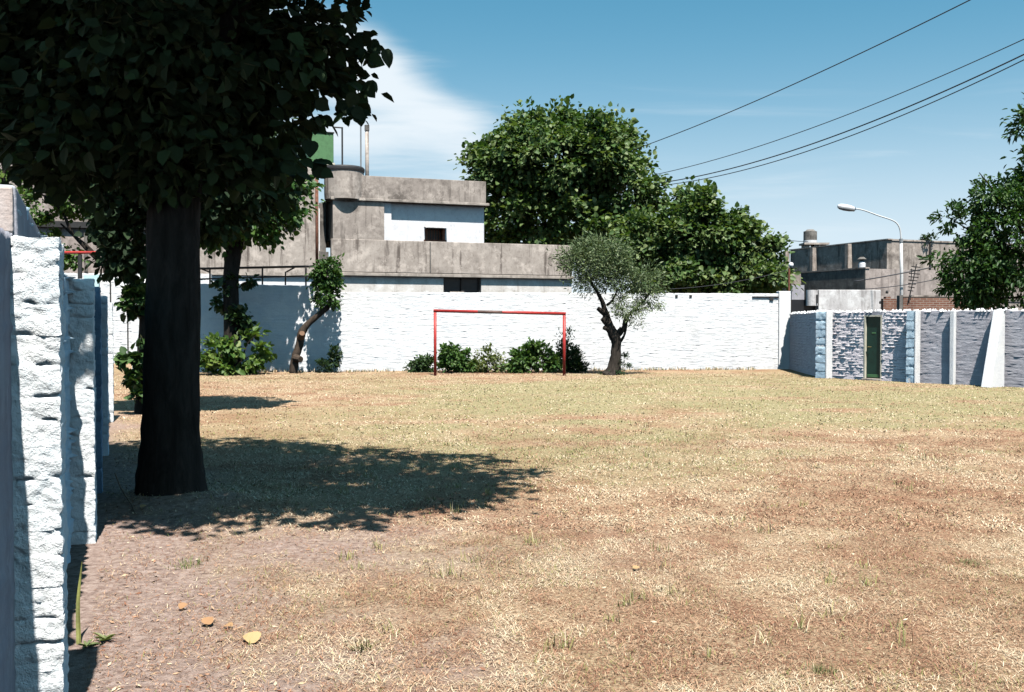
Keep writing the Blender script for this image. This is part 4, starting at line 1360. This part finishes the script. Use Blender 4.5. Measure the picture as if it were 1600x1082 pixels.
MB().box(HO, HD, HN, sw0 + 0.3, sh(725), 0.005, 0.06, 2.5, 3.12).build('panel', M['concrete_light'], hs, bevel=0.01)
MB().box(HO, HD, HN, sh(727), sw1, 0.005, 0.10, 2.52, 2.58).build('sill', M['concrete_light'], hs)
# upper storey
u0, u1, um = sh(521), sh(759.5), sh(601)
ww0, ww1 = sh(669), sh(696)
MB().box(HO, HD, HN, u0, um, -5.5, -0.02, 5.401, 7.12).build('upper_wall', M['concrete'], hs)
w = MB()
w.box(HO, HD, HN, um + 0.003, ww0, -5.5, -0.30, 5.1, 7.12)
w.box(HO, HD, HN, ww1, u1, -5.5, -0.30, 5.1, 7.12)
w.box(HO, HD, HN, ww0, ww1, -5.5, -0.30, 6.03, 7.12)
w.box(HO, HD, HN, ww0, ww1, -5.5, -0.30, 5.1, 5.50)
w.box(HO, HD, HN, ww0, ww1, -5.5, -0.62, 5.501, 6.029)
w.build('upper_wall', M['house_white'], hs)
MB().box(HO, HD, HN, um + 0.003, um + 0.36, -0.299, -0.16, 5.41, 7.12).build('corner_strip', M['house_white'], hs)
MB().box(HO, HD, HN, u0 - 0.1, u1 + 0.14, -5.6, 0.10, 7.121, 7.25).build('cornice', M['cornice'], hs, bevel=0.02)
MB().box(HO, HD, HN, u0, u1, -0.26, 0.0, 7.251, 8.26).build('parapet', M['concrete'], hs, bevel=0.015)
MB().box(HO, HD, HN, u1 - 0.26, u1, -5.5, -0.261, 7.251, 8.24).build('parapet', M['concrete'], hs, bevel=0.015)
fr = MB()
fr.box(HO, HD, HN, ww0 - 0.06, ww0 + 0.06, -0.55, -0.24, 5.501, 6.02)
fr.box(HO, HD, HN, ww1 - 0.06, ww1 + 0.06, -0.55, -0.24, 5.501, 6.02)
fr.box(HO, HD, HN, ww0 - 0.12, ww1 + 0.12, -0.55, -0.22, 5.44, 5.50)
win = fr.build('window', M['rust'], hs)
MB().box(HO, HD, HN, ww0 + 0.061, ww1 - 0.061, -0.60, -0.58, 5.505, 6.02).build('pane', M['dark_opening'], win)
for k in range(5):
    s = ww0 + 0.16 + k * (ww1 - ww0 - 0.32) / 4
    MB().box(HO, HD, HN, s - 0.018, s + 0.018, -0.40, -0.37, 5.501, 6.02).build('bar', M['rust'], win)
hd = MB()
a, b = ww0 - 0.10, ww1 + 0.14


def hp(s, d, z):
    p = HO + HD * s + HN * d
    return (p.x, p.y, z)


hd.hexa([hp(a, 0.12, 6.02), hp(b, 0.12, 6.02), hp(b, -0.30, 6.10), hp(a, -0.30, 6.10)], [hp(a + .05, 0.12, 6.06), hp(b - .05, 0.12, 6.06), hp(b - .12, -0.30, 6.27), hp(a + .12, -0.30, 6.27)])
hd.build('window_hood', M['stained_white'], hs)
MB().tube([hp(sh(672), 0.02, 5.35), hp(sh(672), 0.08, 5.35), hp(sh(672), 0.08, LZ + 0.2)], 0.03, 8).build('stain_streak', M['concrete_dark'], hs)  # thin dark tube added to stand for a stain down the parapet

# the grey block at the left with barred window and rust stains
tb_ = thing('house', 'tall stained grey house block with a barred window behind the trees', 'house', HO + HD * sh(400))
t0, t1 = -6.6, sh(499)
bw0, bw1 = sh(446), sh(463)
z0, z1 = at(455, 363, 43.6).z, at(455, 326, 43.6).z
w = MB()
w.box(HO, HD, HN, t0, bw0, -7, 0.0, -0.1, 8.75)
w.box(HO, HD, HN, bw1, t1, -7, 0.0, -0.1, 8.75)
w.box(HO, HD, HN, bw0, bw1, -7, 0.0, -0.1, z0)
w.box(HO, HD, HN, bw0, bw1, -7, 0.0, z1, 8.75)
w.box(HO, HD, HN, bw0, bw1, -7, -0.3, z0 + 0.001, z1 - 0.001)
w.build('wall', M['concrete_light'], tb_)
MB().box(HO, HD, HN, t0 - 0.05, t1 - 0.003, 0.001, 0.16, 3.72, 3.86).build('ledge', M['cornice'], tb_)
MB().box(HO, HD, HN, t0 - 0.02, t1 - 0.003, 0.001, 0.03, 2.2, 3.719).build('lower_wall', M['house_white'], tb_)
fr = MB()
fr.box(HO, HD, HN, bw0, bw0 + 0.05, -0.2, 0.02, z0, z1)
fr.box(HO, HD, HN, bw1 - 0.05, bw1, -0.2, 0.02, z0, z1)
win = fr.build('window', M['iron'], tb_)
MB().box(HO, HD, HN, bw0 + 0.051, bw1 - 0.051, -0.25, -0.23, z0 + 0.01, z1 - 0.01).build('pane', M['dark_opening'], win)
for k in range(4):
    z = z0 + (k + 0.5) * (z1 - z0) / 4
    MB().box(HO, HD, HN, bw0 + 0.05, bw1 - 0.05, -0.05, 0.015, z - 0.02, z + 0.02).build('bar', M['iron'], win)
MB().tube([hp(t1 - 0.10, 0.07, 3.6), hp(t1 - 0.10, 0.07, 8.2)], 0.06, 10).build('rain_pipe', M['rust'], tb_, smooth=True)
MB().box(HO, HD, HN, t1, sh(519) - 0.06, -1.6, -1.2, -0.1, 7.1).build('recess_wall', M['concrete_dark'], tb_)
MB().box(HO, HD, HN, t1 + 0.003, t1 + 0.16, -1.199, -0.75, 4.9, 6.8).build('white_strip', M['house_white'], tb_)
MB().box(HO, HD, HN, t1 + 0.003, sh(519) - 0.06, -1.199, -0.5, 3.6, 4.85).build('balcony_front', M['concrete_dark'], tb_)

# water tank like a round drum on the upper roof
dc = HO + HD * sh(542) + HN * -0.55
dz0, dz1 = at(542, 312, 44.2).z, at(542, 262, 44.2).z
dr = 31 / F * 44.2
dt = thing('water_tank', 'round grey concrete water tank with dark rimmed lid on the house roof', 'water tank', (dc.x, dc.y, dz0))
MB().lathe((dc.x, dc.y), [(dr * 0.72, dz0 - 0.06), (dr * 0.98, dz0 + 0.05), (dr, dz0 + 0.3), (dr, dz1 - 0.12)], 36).build('drum', M['concrete_light'], dt, smooth=False)
MB().lathe((dc.x, dc.y), [(dr * 1.03, dz1 - 0.119), (dr * 1.05, dz1 - 0.05), (dr * 1.05, dz1 + 0.03), (dr * 0.98, dz1 + 0.10)], 36).build('lid', M['iron'], dt)
# green box tank on legs
gp = [sh(491), sh(531)]
gz0, gz1, gz2 = at(510, 252, 45).z, at(510, 205, 45).z, at(510, 262, 45).z
gt = thing('water_tank', 'dark green box shaped water tank on a stand above the grey house', 'water tank', HO + HD * gp[0] + HN * -1.4 + Vector((0, 0, 8.2)))
MB().box(HO, HD, HN, gp[0], gp[1], -2.5, -1.4, gz0 + 0.001, gz1).build('tank_body', M['tank_green'], gt, bevel=0.03)
MB().box(HO, HD, HN, gp[0] - 0.03, gp[1] + 0.03, -2.55, -1.35, gz1 + 0.001, gz1 + 0.05).build('lid', M['iron'], gt, bevel=0.01)
MB().box(HO, HD, HN, gp[0] - 0.05, gp[1] + 0.05, -2.55, -1.35, gz0 - 0.10, gz0).build('stand', M['cream_paint'], gt)
for a in (gp[0], gp[1] - 0.12):
    for d in (-2.4, -1.5):
        MB().box(HO, HD, HN, a, a + 0.12, d, d + 0.12, 7.0, gz0 - 0.101).build('leg', M['concrete'], gt)
# masts and poles on the roof
c0 = HO + HD * sh(571) + HN * -0.9
ms = thing('antenna_mast', 'very tall thin antenna mast standing on the house roof', 'mast', (c0.x, c0.y, 7.2))
MB().tube([(c0.x, c0.y, 7.2), (c0.x, c0.y, at(570, 185, c0.y).z)], 0.035, 8).build('lower_pole', M['lamp_glass'], ms)
MB().tube([(c0.x, c0.y, at(570, 185, c0.y).z), (c0.x + 0.05, c0.y, at(570, 92, c0.y).z)], 0.022, 8).build('upper_pole', M['lamp_glass'], ms)
c0 = HO + HD * sh(578) + HN * -0.5
vp = thing('chimney_pipe', 'thick mottled grey vent pipe beside the round tank', 'chimney', (c0.x, c0.y, 7.2))
zt = at(578, 196, c0.y).z
MB().tube([(c0.x, c0.y, 7.25), (c0.x, c0.y, zt - 0.25)], 0.085, 12).build('flue', M['concrete_light'], vp, smooth=True)
MB().tube([(c0.x, c0.y, zt - 0.249), (c0.x, c0.y, zt)], 0.11, 12).build('cowl', M['concrete_dark'], vp)
c0 = HO + HD * sh(546) + HN * -1.6
bp_ = thing('bracket_pole', 'thin dark pole with a side arm between green tank and mast', 'pole', (c0.x, c0.y, 7.2))
zt = at(546, 199, c0.y).z
MB().tube([(c0.x, c0.y, 7.2), (c0.x, c0.y, zt)], 0.04, 8).build('pole', M['iron'], bp_)
MB().tube([(c0.x + 0.03, c0.y, zt - 0.03), (c0.x - 0.42, c0.y - 0.1, zt - 0.02)], 0.035, 8).build('arm', M['iron'], bp_)

# building far left
lb = thing('house', 'grey brown building with dark beam glimpsed through the leaves at far left', 'house', at(60, 560, 52))
LBO = at(-220, 504, 46)
LBO.z = 0
LBD, LBN = HD, HN
MB().box(LBO, LBD, LBN, 0, 14.2, -8, 0, -0.1, at(100, 238, 50).z).build('wall', M['concrete_pink'], lb)
MB().box(LBO, LBD, LBN, -0.1, 9.0, 0.001, 0.14, at(20, 240, 49).z - 0.08, at(20, 236, 49).z).build('coping', M['house_white'], lb)
MB().box(LBO, LBD, LBN, 2, 14.0, 0.001, 0.22, at(130, 362, 51).z, at(130, 353, 51).z).build('beam', M['iron'], lb)
MB().box(LBO, LBD, LBN, 2, 10.6, -6, -1.2, at(60, 238, 51).z, at(60, 195, 51).z).build('upper_wall', M['concrete'], lb)
for s in (9.6, 11.9):
    MB().box(LBO, LBD, LBN, s, s + 0.16, 0.001, 0.10, 4.2, 9.0).build('pipe', M['concrete_dark'], lb)
# red bar on a post over the far wall
Yr = 40.1
rb = thing('basket_frame', 'thin red horizontal bar on a dark post over the far wall', 'frame', at(125, 568, Yr))
MB().tube([at(78, 395, Yr), at(164, 395, Yr)], 0.06, 8).build('bar', M['red_paint'], rb)
MB().tube([at(125, 572, Yr), at(125, 398, Yr)], 0.09, 8).build('post', M['iron'], rb)

# railing on top of the back wall, left part
ry = lambda px: (33.75 + 0.106 * (((px - 800) / F * 34) + 12.9)) - (-0.10)
rail = thing('metal_railing', 'thin black metal railing with slanting braces on the shaded back wall', 'railing', at(400, 445, ry(400)))
MB().tube([at(258, 420, ry(258)), at(322, 420, ry(322)), at(492, 416.5, ry(492))], 0.04, 8).build('top_rail', M['iron'], rail)
MB().tube([at(258, 438, ry(258)), at(492, 431, ry(492))], 0.025, 8).build('lower_rail', M['iron'], rail)
for p_ in (290, 328, 410, 478):
    MB().tube([at(p_, 449, ry(p_)), at(p_, 419, ry(p_))], 0.030, 8).build('rail_post', M['iron'], rail)
for pts in (((316, 421), (328, 426), (328, 446)), ((342, 437), (358, 428), (372, 421)), ((446, 446), (446, 426), (460, 418.5))):
    MB().tube([at(a, b, ry(a)) for a, b in pts], 0.028, 8).build('brace', M['iron'], rail)

# ------------------------------------------------------------------ right-hand background
def vert(v):
    return Vector((v.x, v.y, 0))


c = vert(at(1385, 504, 55))
BU, BV = U, W                                       # front runs along U, the shaded side runs back along W
BVN, BUN = -U, -W
rb1 = thing('house', 'long grey concrete building with shaded posted side wall at right', 'house', c)
H1 = at(1385, 375, 55).z
MB().hexa([tuple(c + Vector((0, 0, -0.1))), tuple(c + BU * 11 + Vector((0, 0, -0.1))), tuple(c + BU * 11 + BV * 8.6 + Vector((0, 0, -0.1))), tuple(c + BV * 8.6 + Vector((0, 0, -0.1)))],
          [tuple(c + Vector((0, 0, H1))), tuple(c + BU * 11 + Vector((0, 0, H1 - 0.1))), tuple(c + BU * 11 + BV * 8.6 + Vector((0, 0, H1))), tuple(c + BV * 8.6 + Vector((0, 0, H1)))]).build('wall', M['concrete'], rb1)
MB().box(c, BV, BVN, 0.3, 8.4, 0.001, 0.5, 3.55, 4.05).build('canopy', M['concrete_dark'], rb1)
MB().box(c, BV, BVN, -0.1, 8.7, -0.3, 0.05, H1 + 0.001, H1 + 0.06).build('coping', M['concrete_light'], rb1)
MB().box(c, BU, BUN, 0.06, 11, -0.3, 0.05, H1 - 0.04, H1 + 0.05).build('coping', M['concrete_light'], rb1)


def s_side(px):
    a = (px - 800) / F
    return (a * c.y - c.x) / (BV.x - a * BV.y)


for p_ in (1231, 1273, 1328):
    s = s_side(p_)
    MB().box(c, BV, BVN, s - 0.13, s + 0.13, 0.001, 0.30, 3.0, H1 - 0.02).build('post', M['concrete_light'], rb1)
MB().box(c, BU, BUN, 2.95, 3.05, 0.001, 0.08, 3.2, H1 - 0.1).build('pipe', M['iron'], rb1)
MB().box(c, BU, BUN, 0.02, 11, 0.001, 0.05, 2.9, 3.0).build('ledge', M['concrete_dark'], rb1)
# weeds growing on its roof edge
foliage(rb1, 'roof_weed', M['leaf_dark'], [pblob(1450, 373, 56, 14, 4, 0.4)], 160, 0.2, 0.2, 181, width=0.4, droop=-0.4)

c2 = vert(at(1352, 504, 47.5))
rb2 = thing('house', 'lower grey block with dark mouldy side in front of the concrete building', 'house', c2)
H2 = at(1352, 420, 47.5).z
MB().hexa([tuple(c2 + Vector((0, 0, -0.1))), tuple(c2 + BU * 8 + Vector((0, 0, -0.1))), tuple(c2 + BU * 8 + BV * 5 + Vector((0, 0, -0.1))), tuple(c2 + BV * 5 + Vector((0, 0, -0.1)))],
          [tuple(c2 + Vector((0, 0, H2))), tuple(c2 + BU * 8 + Vector((0, 0, H2))), tuple(c2 + BU * 8 + BV * 5 + Vector((0, 0, H2))), tuple(c2 + BV * 5 + Vector((0, 0, H2)))]).build('wall', M['concrete_pink'], rb2)
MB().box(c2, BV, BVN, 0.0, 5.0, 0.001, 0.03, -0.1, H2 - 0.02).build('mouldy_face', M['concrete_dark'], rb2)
MB().box(c2, BV, BVN, -0.04, 5.0, -0.2, 0.05, H2 + 0.001, H2 + 0.07).build('coping', M['concrete'], rb2)
# vent cowl standing on it
vc = at(1346, 504, 49)
vz = at(1346, 418, 49).z
ct = thing('vent_cowl', 'small white roof vent with a dark flat cap on the lower block', 'vent', (vc.x, vc.y, H2))
MB().lathe((vc.x, vc.y), [(0.17, H2 - 0.02), (0.17, at(0, 412, 49).z), (0.08, at(0, 409, 49).z)], 14).build('pipe', M['house_white'], ct)
MB().lathe((vc.x, vc.y), [(0.10, at(0, 409, 49).z + 0.001), (0.10, at(0, 406, 49).z), (0.22, at(0, 405.5, 49).z), (0.10, at(0, 402, 49).z)], 14).build('cap', M['concrete_dark'], ct)
# dim block wall at the corner
c3 = vert(at(1236, 504, 52))
rb3 = thing('outbuilding', 'dim grey block outbuilding behind the white wall corner', 'outbuilding', c3)
MB().box(c3, Vector((1, 0.02, 0)).normalized(), Vector((0.02, -1, 0)).normalized(), 0, 2.6, -3, 0, -0.1, at(0, 428, 52).z).build('wall', M['concrete'], rb3)
MB().box(c3, Vector((1, 0.02, 0)).normalized(), Vector((0.02, -1, 0)).normalized(), -0.05, 1.3, 0.001, 0.25, -0.1, at(0, 446, 52).z).build('lower_wall', M['grey_render'], rb3)
# low stained white wall with a rounded end
Yw = 40.0
wd = Vector((1, 0.10, 0)).normalized()
wnn = Vector((wd.y, -wd.x, 0))
o4 = vert(at(1262, 504, Yw))
lw4 = thing('garden_wall', 'low stained whitish wall with a rounded left end behind the jagged wall', 'wall', o4)
zt = at(1300, 453, Yw).z
z48 = at(1300, 478, Yw).z
MB().box(o4, wd, wnn, 0.45, 3.06, -0.25, 0, -0.1, zt).build('wall', M['stained_white'], lw4, bevel=0.02)
MB().tube([tuple(o4 + wd * 0.22 + wnn * -0.12 + Vector((0, 0, z48))), tuple(o4 + wd * 0.22 + wnn * -0.12 + Vector((0, 0, zt - 0.01)))], 0.23, 20).build('rounded_end', M['stained_white'], lw4, smooth=False)
MB().box(o4, wd, wnn, -0.55, 0.445, -0.6, -0.3, -0.1, z48 + 0.25).build('dark_recess', M['dark_opening'], lw4)
MB().box(o4, wd, wnn, 0.30, 0.36, -0.005, 0.13, zt - 0.55, zt - 0.2).build('slot', M['iron'], lw4)
for (p_, q_) in ((1383, 457), (1373, 473)):
    a = at(p_, q_, Yw + 0.2)
    MB().lathe((a.x, a.y - 0.2), [(0.05, a.z - 0.06), (0.06, a.z), (0.04, a.z + 0.06)], 10).build('pipe_stub', M['iron'], lw4)
# brick walls
o5 = vert(at(1411, 504, 38))
bk = thing('garden_wall', 'bare red brick garden wall under the right edge tree', 'wall', o5)
MB().box(o5, wd, wnn, 0, 3.6, -0.2, 0, -0.1, at(1450, 464, 38).z).build('wall', M['far_brick'], bk)
MB().box(o5, wd, wnn, -0.02, 3.6, -0.22, 0.02, at(1450, 464, 38).z + 0.001, at(1450, 461.5, 38).z).build('coping', M['concrete'], bk)
MB().box(o5, wd, wnn, -0.16, -0.03, -0.2, 0.03, -0.1, at(1405, 462, 38).z).build('end_post', M['concrete_dark'], bk)
o6 = vert(at(1380, 504, 39))
bk2 = thing('garden_wall', 'short dark brick wall scrap just left of the lamp post', 'wall', o6)
MB().box(o6, wd, wnn, 0, 0.62, -0.2, 0, -0.1, at(1390, 467, 39).z).build('wall', M['far_brick'], bk2)
MB().box(o6, wd, wnn, 0.1, 0.3, -0.2, 0.0, at(1390, 467, 39).z + 0.001, at(1390, 464, 39).z).build('loose_course', M['far_brick'], bk2)

# round tank on a slab tower
tk = at(1265, 504, 64)
tt_ = thing('water_tank', 'small round dark water tank on a white slab above the far roof', 'water tank', (tk.x, tk.y, at(0, 390, 64).z))
zA, zB, zC, zD = at(0, 361, 64).z, at(0, 377.5, 64).z, at(0, 380.5, 64).z, at(0, 392, 64).z
rk = 10.2 / F * 64
MB().lathe((tk.x, tk.y), [(rk, zB + 0.06), (rk, zA - 0.05), (rk * 0.7, zA), (rk * 0.5, zA + 0.08)], 28).build('drum', M['concrete_dark'], tt_)
MB().lathe((tk.x, tk.y), [(rk * 1.02, zC + 0.01), (rk * 1.02, zB + 0.059)], 28).build('white_ring', M['house_white'], tt_)
MB().box((tk.x, tk.y, 0), (1, 0, 0), (0, -1, 0), -0.55, 1.05, -0.6, 0.6, zC - 0.12, zC).build('slab', M['concrete_light'], tt_)
for sx_ in (-0.45, 0.15):
    MB().box((tk.x, tk.y, 0), (1, 0, 0), (0, -1, 0), sx_, sx_ + 0.3, -0.4, 0.4, 5.4, zC - 0.121).build('pier', M['concrete_light'], tt_)
MB().box((tk.x, tk.y, 0), (1, 0, 0), (0, -1, 0), -1.2, 1.8, -1.0, 1.0, -0.1, 5.39).build('base_block', M['concrete'], tt_)

# street lamp
Yl = 43.0
lp = thing('street_lamp', 'tall white curved street lamp with cobra head behind the right wall', 'street lamp', vert(at(1408, 504, Yl)))
b = at(1408, 504, Yl)
top = at(1408, 377, Yl)
MB().tube([(b.x, b.y, -0.1), (b.x, b.y, at(0, 430, Yl).z), (top.x, top.y, top.z)], [0.085, 0.07, 0.06], 12).build('pole', M['lamp_grey'], lp, smooth=True)
MB().tube([(top.x, top.y, top.z - 0.05), (top.x, top.y, top.z + 0.10)], 0.08, 12).build('collar', M['lamp_glass'], lp)
arm = curve([at(1408, 376, Yl), at(1406.5, 360, Yl), at(1402, 350, Yl), at(1393, 344, Yl), at(1372, 337, Yl), at(1350, 329, Yl), at(1336, 326, Yl)], 5)
MB().tube(arm, [0.030] * len(arm), 10).build('arm', M['lamp_grey'], lp, smooth=True)
ha, hb = at(1338, 327, Yl), at(1309, 322, Yl)
hu = (hb - ha).normalized()
hd_ = MB()
pr = [(0.0, 0.045), (0.08, 0.075), (0.3, 0.115), (0.55, 0.125), (0.72, 0.10), (0.82, 0.04)]
hd_.tube([ha + hu * t_ for t_, _ in pr], [r_2 for _, r_2 in pr], 16)
head = hd_.build('lamp_head', M['house_white'], lp, smooth=True)
gl_ = MB()
gl_.tube([ha + hu * t_ + Vector((0, -0.015, -0.058)) for t_, _ in pr[1:]], [r_2 * 0.86 for _, r_2 in pr[1:]], 16)
gl_.build('lamp_glass', M['lamp_glass'], head, smooth=True)

# TV antenna
Ya = 37.95
an = thing('television_antenna', 'tilted dark rooftop television antenna with many crossbars beside the lamp', 'antenna', at(1420, 466, Ya))
MB().tube([at(1420, 470, Ya), at(1432, 413, Ya)], 0.022, 8).build('mast', M['iron'], an)
for k in range(8):
    f_ = 0.22 + k * 0.1
    cx, cy = 1420 + 12 * f_, 466 - 53 * f_
    wdt = 8.5 - 2.2 * abs(k - 5) * 0.4
    MB().tube([at(cx - wdt, cy - 0.5, Ya + 0.15), at(cx + wdt, cy + 0.8, Ya - 0.15)], 0.020, 6).build('crossbar', M['iron'], an)
MB().tube([at(1424.5, 420, Ya), at(1423.5, 440, Ya)], 0.018, 6).build('stay', M['iron'], an)

# pole at the corner with a pale lamp
po = thing('iron_pole', 'short rusty pole with white bulb sticking up at the wall corner', 'pole', at(1233, 470, 42))
MB().tube([vert(at(1233, 480, 42)) + Vector((0, 0, -0.1)), at(1233, 420, 42)], 0.045, 8).build('pole', M['rust'], po)
bb = at(1236, 415, 42)
MB().lathe((bb.x, bb.y), [(0.05, bb.z - 0.1), (0.11, bb.z), (0.09, bb.z + 0.09), (0.03, bb.z + 0.13)], 14).build('bulb', M['house_white'], po, smooth=True)


# overhead wires
def wire(name, label, a, b, sag, r, group):
    a, b = at(*a), at(*b)
    n = 28
    pts = []
    for k in range(n + 1):
        t_ = k / n
        p = a.lerp(b, t_)
        p.z -= sag * 4 * t_ * (1 - t_)
        pts.append(p)
    o = MB().tube(pts, r, 6).build(name, M['cable'], None, smooth=True)
    tag(o, label, 'cable', group)
    return o


G = 'overhead cables across the sky'
wire('overhead_cable', 'highest overhead cable, leaving through the top of the sky', (1560, -22, 34), (985, 236, 58), 0.30, 0.022, G)
wire('overhead_cable', 'thinner middle overhead cable between the highest and the paired ones', (1640, 43, 34), (1020, 274, 58), 0.55, 0.018, G)
wire('overhead_cable', 'thicker upper cable of the lowest sagging pair in the sky', (1640, 66, 34), (1025, 287, 58), 0.75, 0.026, G)
wire('overhead_cable', 'lower cable of the close sagging pair above the street lamp', (1640, 74, 34), (1025, 291, 58), 0.85, 0.020, G)
wire('service_cable', 'thick dark cable crossing in front of the lamp post', (1335, 440, 42.7), (1500, 408, 42.5), 0.05, 0.026, 'service cables at the right-hand houses')
wire('service_cable', 'thin cable below the thick one at the lamp post', (1352, 452, 42.8), (1500, 428, 42.4), 0.1, 0.018, 'service cables at the right-hand houses')
wire('service_cable', 'pale slack cable in front of the spreading tree above the wall', (1045, 452, 43), (1232, 422, 43), 0.15, 0.011, 'service cables at the right-hand houses')
wire('service_cable', 'thin cable running to the small round roof tank', (1205, 371, 50), (1262, 378, 62), 0.05, 0.018, 'service cables at the right-hand houses')

# ------------------------------------------------------------------ small things on the ground
def gpt(px, py):
    Y_ = F * EYE / (py - 504) * 1.0
    p = at(px, py, Y_)
    return Vector((p.x, p.y, float(ground_z(np.array([p.x]), np.array([p.y]))[0])))


dl = [single_leaf('dry_leaf', M['dry_leaf'], t_, 20 + k) for k, t_ in enumerate((0.95, 0.35, 0.6, 0.75))]
for px, py, k, sz, lab, az, tl in ((405, 1010, 0, 0.10, 'largest yellow fallen leaf on bare soil in the lower left', 2.9, 0.45), (320, 984, 1, 0.075, 'curled orange fallen leaf left of the large yellow one', 1.2, 0.9), (279, 958, 1, 0.055, 'small brown fallen leaf farthest left on the bare soil', 0.4, 0.7),
                                  (989, 893, 3, 0.055, 'small yellow leaf lying on the dry grass in mid field', 0.2, 0.25), (219, 808, 3, 0.055, 'bright yellow bit of leaf by the dry twig at the shade edge', 0.5, 0.5),
                                  (354, 985, 2, 0.055, 'narrow greenish leaf between the orange and yellow fallen leaves', 5.6, 0.3)):
    p = gpt(px, py)
    o = place_leaf(None, dl[k], (p.x, p.y, p.z + 0.022), (math.cos(az), math.sin(az), tl * 0.5), (0.0, -tl, 1), sz, 'fallen_leaf')
    tag(o, lab, 'leaf', 'fallen leaves')
# twig standing at the edge of the shade
tw = MB()
tw.tube(curve([gpt(212, 812), gpt(205, 806) + Vector((0, 0, 0.03)), gpt(190, 800) + Vector((0, 0, 0.11)), gpt(180, 800) + Vector((0, 0, 0.26))], 6), 0.006, 6)
tag(tw.build('twig', M['wood'], smooth=True), 'dry bent twig sticking up at the shade edge by the wall', 'twig')
# weeds at the wall foot
def weed(label, p, n, h, spread, wid, tint, seed, lean=0.5):
    r = np.random.default_rng(seed)
    v, q, t3_ = tuft(r, p, n, h, spread, wid)
    ti = np.clip(r.normal(tint, 0.12, n), 0, 1)
    o = link('weed', np_mesh('weed', v, [q, t3_], M['weed'], tint=np.concatenate([ti, ti])))
    return tag(o, label, 'weed')


def rosette(label, p, n, L, seed, tint):
    r = np.random.default_rng(seed)
    az = np.linspace(0, 6.283, n, endpoint=False) + r.normal(0, 0.25, n)
    P = np.tile(np.array([[p.x, p.y, p.z + 0.01]]), (n, 1))
    ax = np.stack([np.cos(az), np.sin(az), r.uniform(0.15, 0.7, n)], -1)
    nr = np.stack([-np.cos(az) * 0.4, -np.sin(az) * 0.4, np.ones(n)], -1)
    v, q, tt2 = leaf_arrays(P, ax, nr, L * (0.6 + 0.6 * r.random(n)), 0.30, np.clip(r.normal(tint, 0.15, n), 0, 1))
    o = link('weed', np_mesh('weed', v, q, M['weed'], tint=tt2))
    return tag(o, label, 'weed')


rosette('flat green weed rosette at the foot of the nearest pilaster', gpt(165, 1006), 9, 0.075, 5, 0.75)
rosette('smaller green weed beside the wall, nearer the nearest pilaster', gpt(135, 1016), 8, 0.07, 6, 0.7)
weed('green clump of grass at the bottom edge right of centre', gpt(1285, 1056), 80, 0.06, 0.028, 0.002, 0.8, 8)
weed('lone dark green tuft in the dry grass at right', gpt(1518, 884), 90, 0.05, 0.05, 0.0025, 0.75, 9)
weed('pale green tuft on the bare soil ahead of the wall', gpt(300, 884), 70, 0.07, 0.07, 0.003, 0.75, 10)
p = gpt(123, 1010)
bl = MB()
tip = at(128, 878, p.y + 0.10)
pts = curve([(p.x, p.y, p.z), tuple(p.lerp(tip, 0.5) + Vector((-0.012, 0, 0))), tuple(tip)], 6)
for i in range(len(pts) - 1):
    w0, w1 = 0.013 * (1 - (i / len(pts)) ** 2), 0.013 * (1 - ((i + 1) / len(pts)) ** 2)
    a, b = pts[i], pts[i + 1]
    bl.add([a + Vector((-w0, 0, 0)), a + Vector((0, 0.006, 0)), b + Vector((0, 0.006, 0)), b + Vector((-w1, 0, 0))], [(0, 1, 2, 3)])
    bl.add([a + Vector((0, 0.006, 0)), a + Vector((w0, 0, 0)), b + Vector((w1, 0, 0)), b + Vector((0, 0.006, 0))], [(0, 1, 2, 3)])
tag(bl.build('grass_blade', m_plain('blade_green', (0.24, 0.25, 0.075), 0.6, 0.4)), 'single tall upright blade of grass beside the nearest pilaster', 'grass blade')
# litter of straw, clods and chips over the bare soil
r_ = np.random.default_rng(91)
n = 14000
y = 4.3 + 10 * r_.random(n) ** 1.6
x = left_edge(y) + (np.minimum(0.4 * y, 5.5) - left_edge(y)) * r_.random(n)
k = r_.random(n) < (0.15 + 0.85 * dirt_mask(x, y))
x, y = x[k], y[k]
n = len(x)
az = r_.random(n) * 6.283
Ls = 0.006 + 0.045 * r_.random(n) ** 3.5
ax = np.stack([np.cos(az), np.sin(az), r_.normal(0, 0.25, n)], -1)
nr = np.stack([r_.normal(0, 0.5, n), r_.normal(0, 0.5, n), np.ones(n)], -1)
z = ground_z(x, y) + 0.006
v, q, tt2 = leaf_arrays(np.stack([x, y, z], -1), ax, nr, Ls, 0.32, np.clip(r_.normal(0.36, 0.32, n), 0, 0.8), pts=4)
tag(link('straw_litter', np_mesh('straw_litter', v, q, M['dry_grass'], tint=tt2)), 'straw bits and chips scattered over the bare pinkish soil', 'litter', kind='stuff')
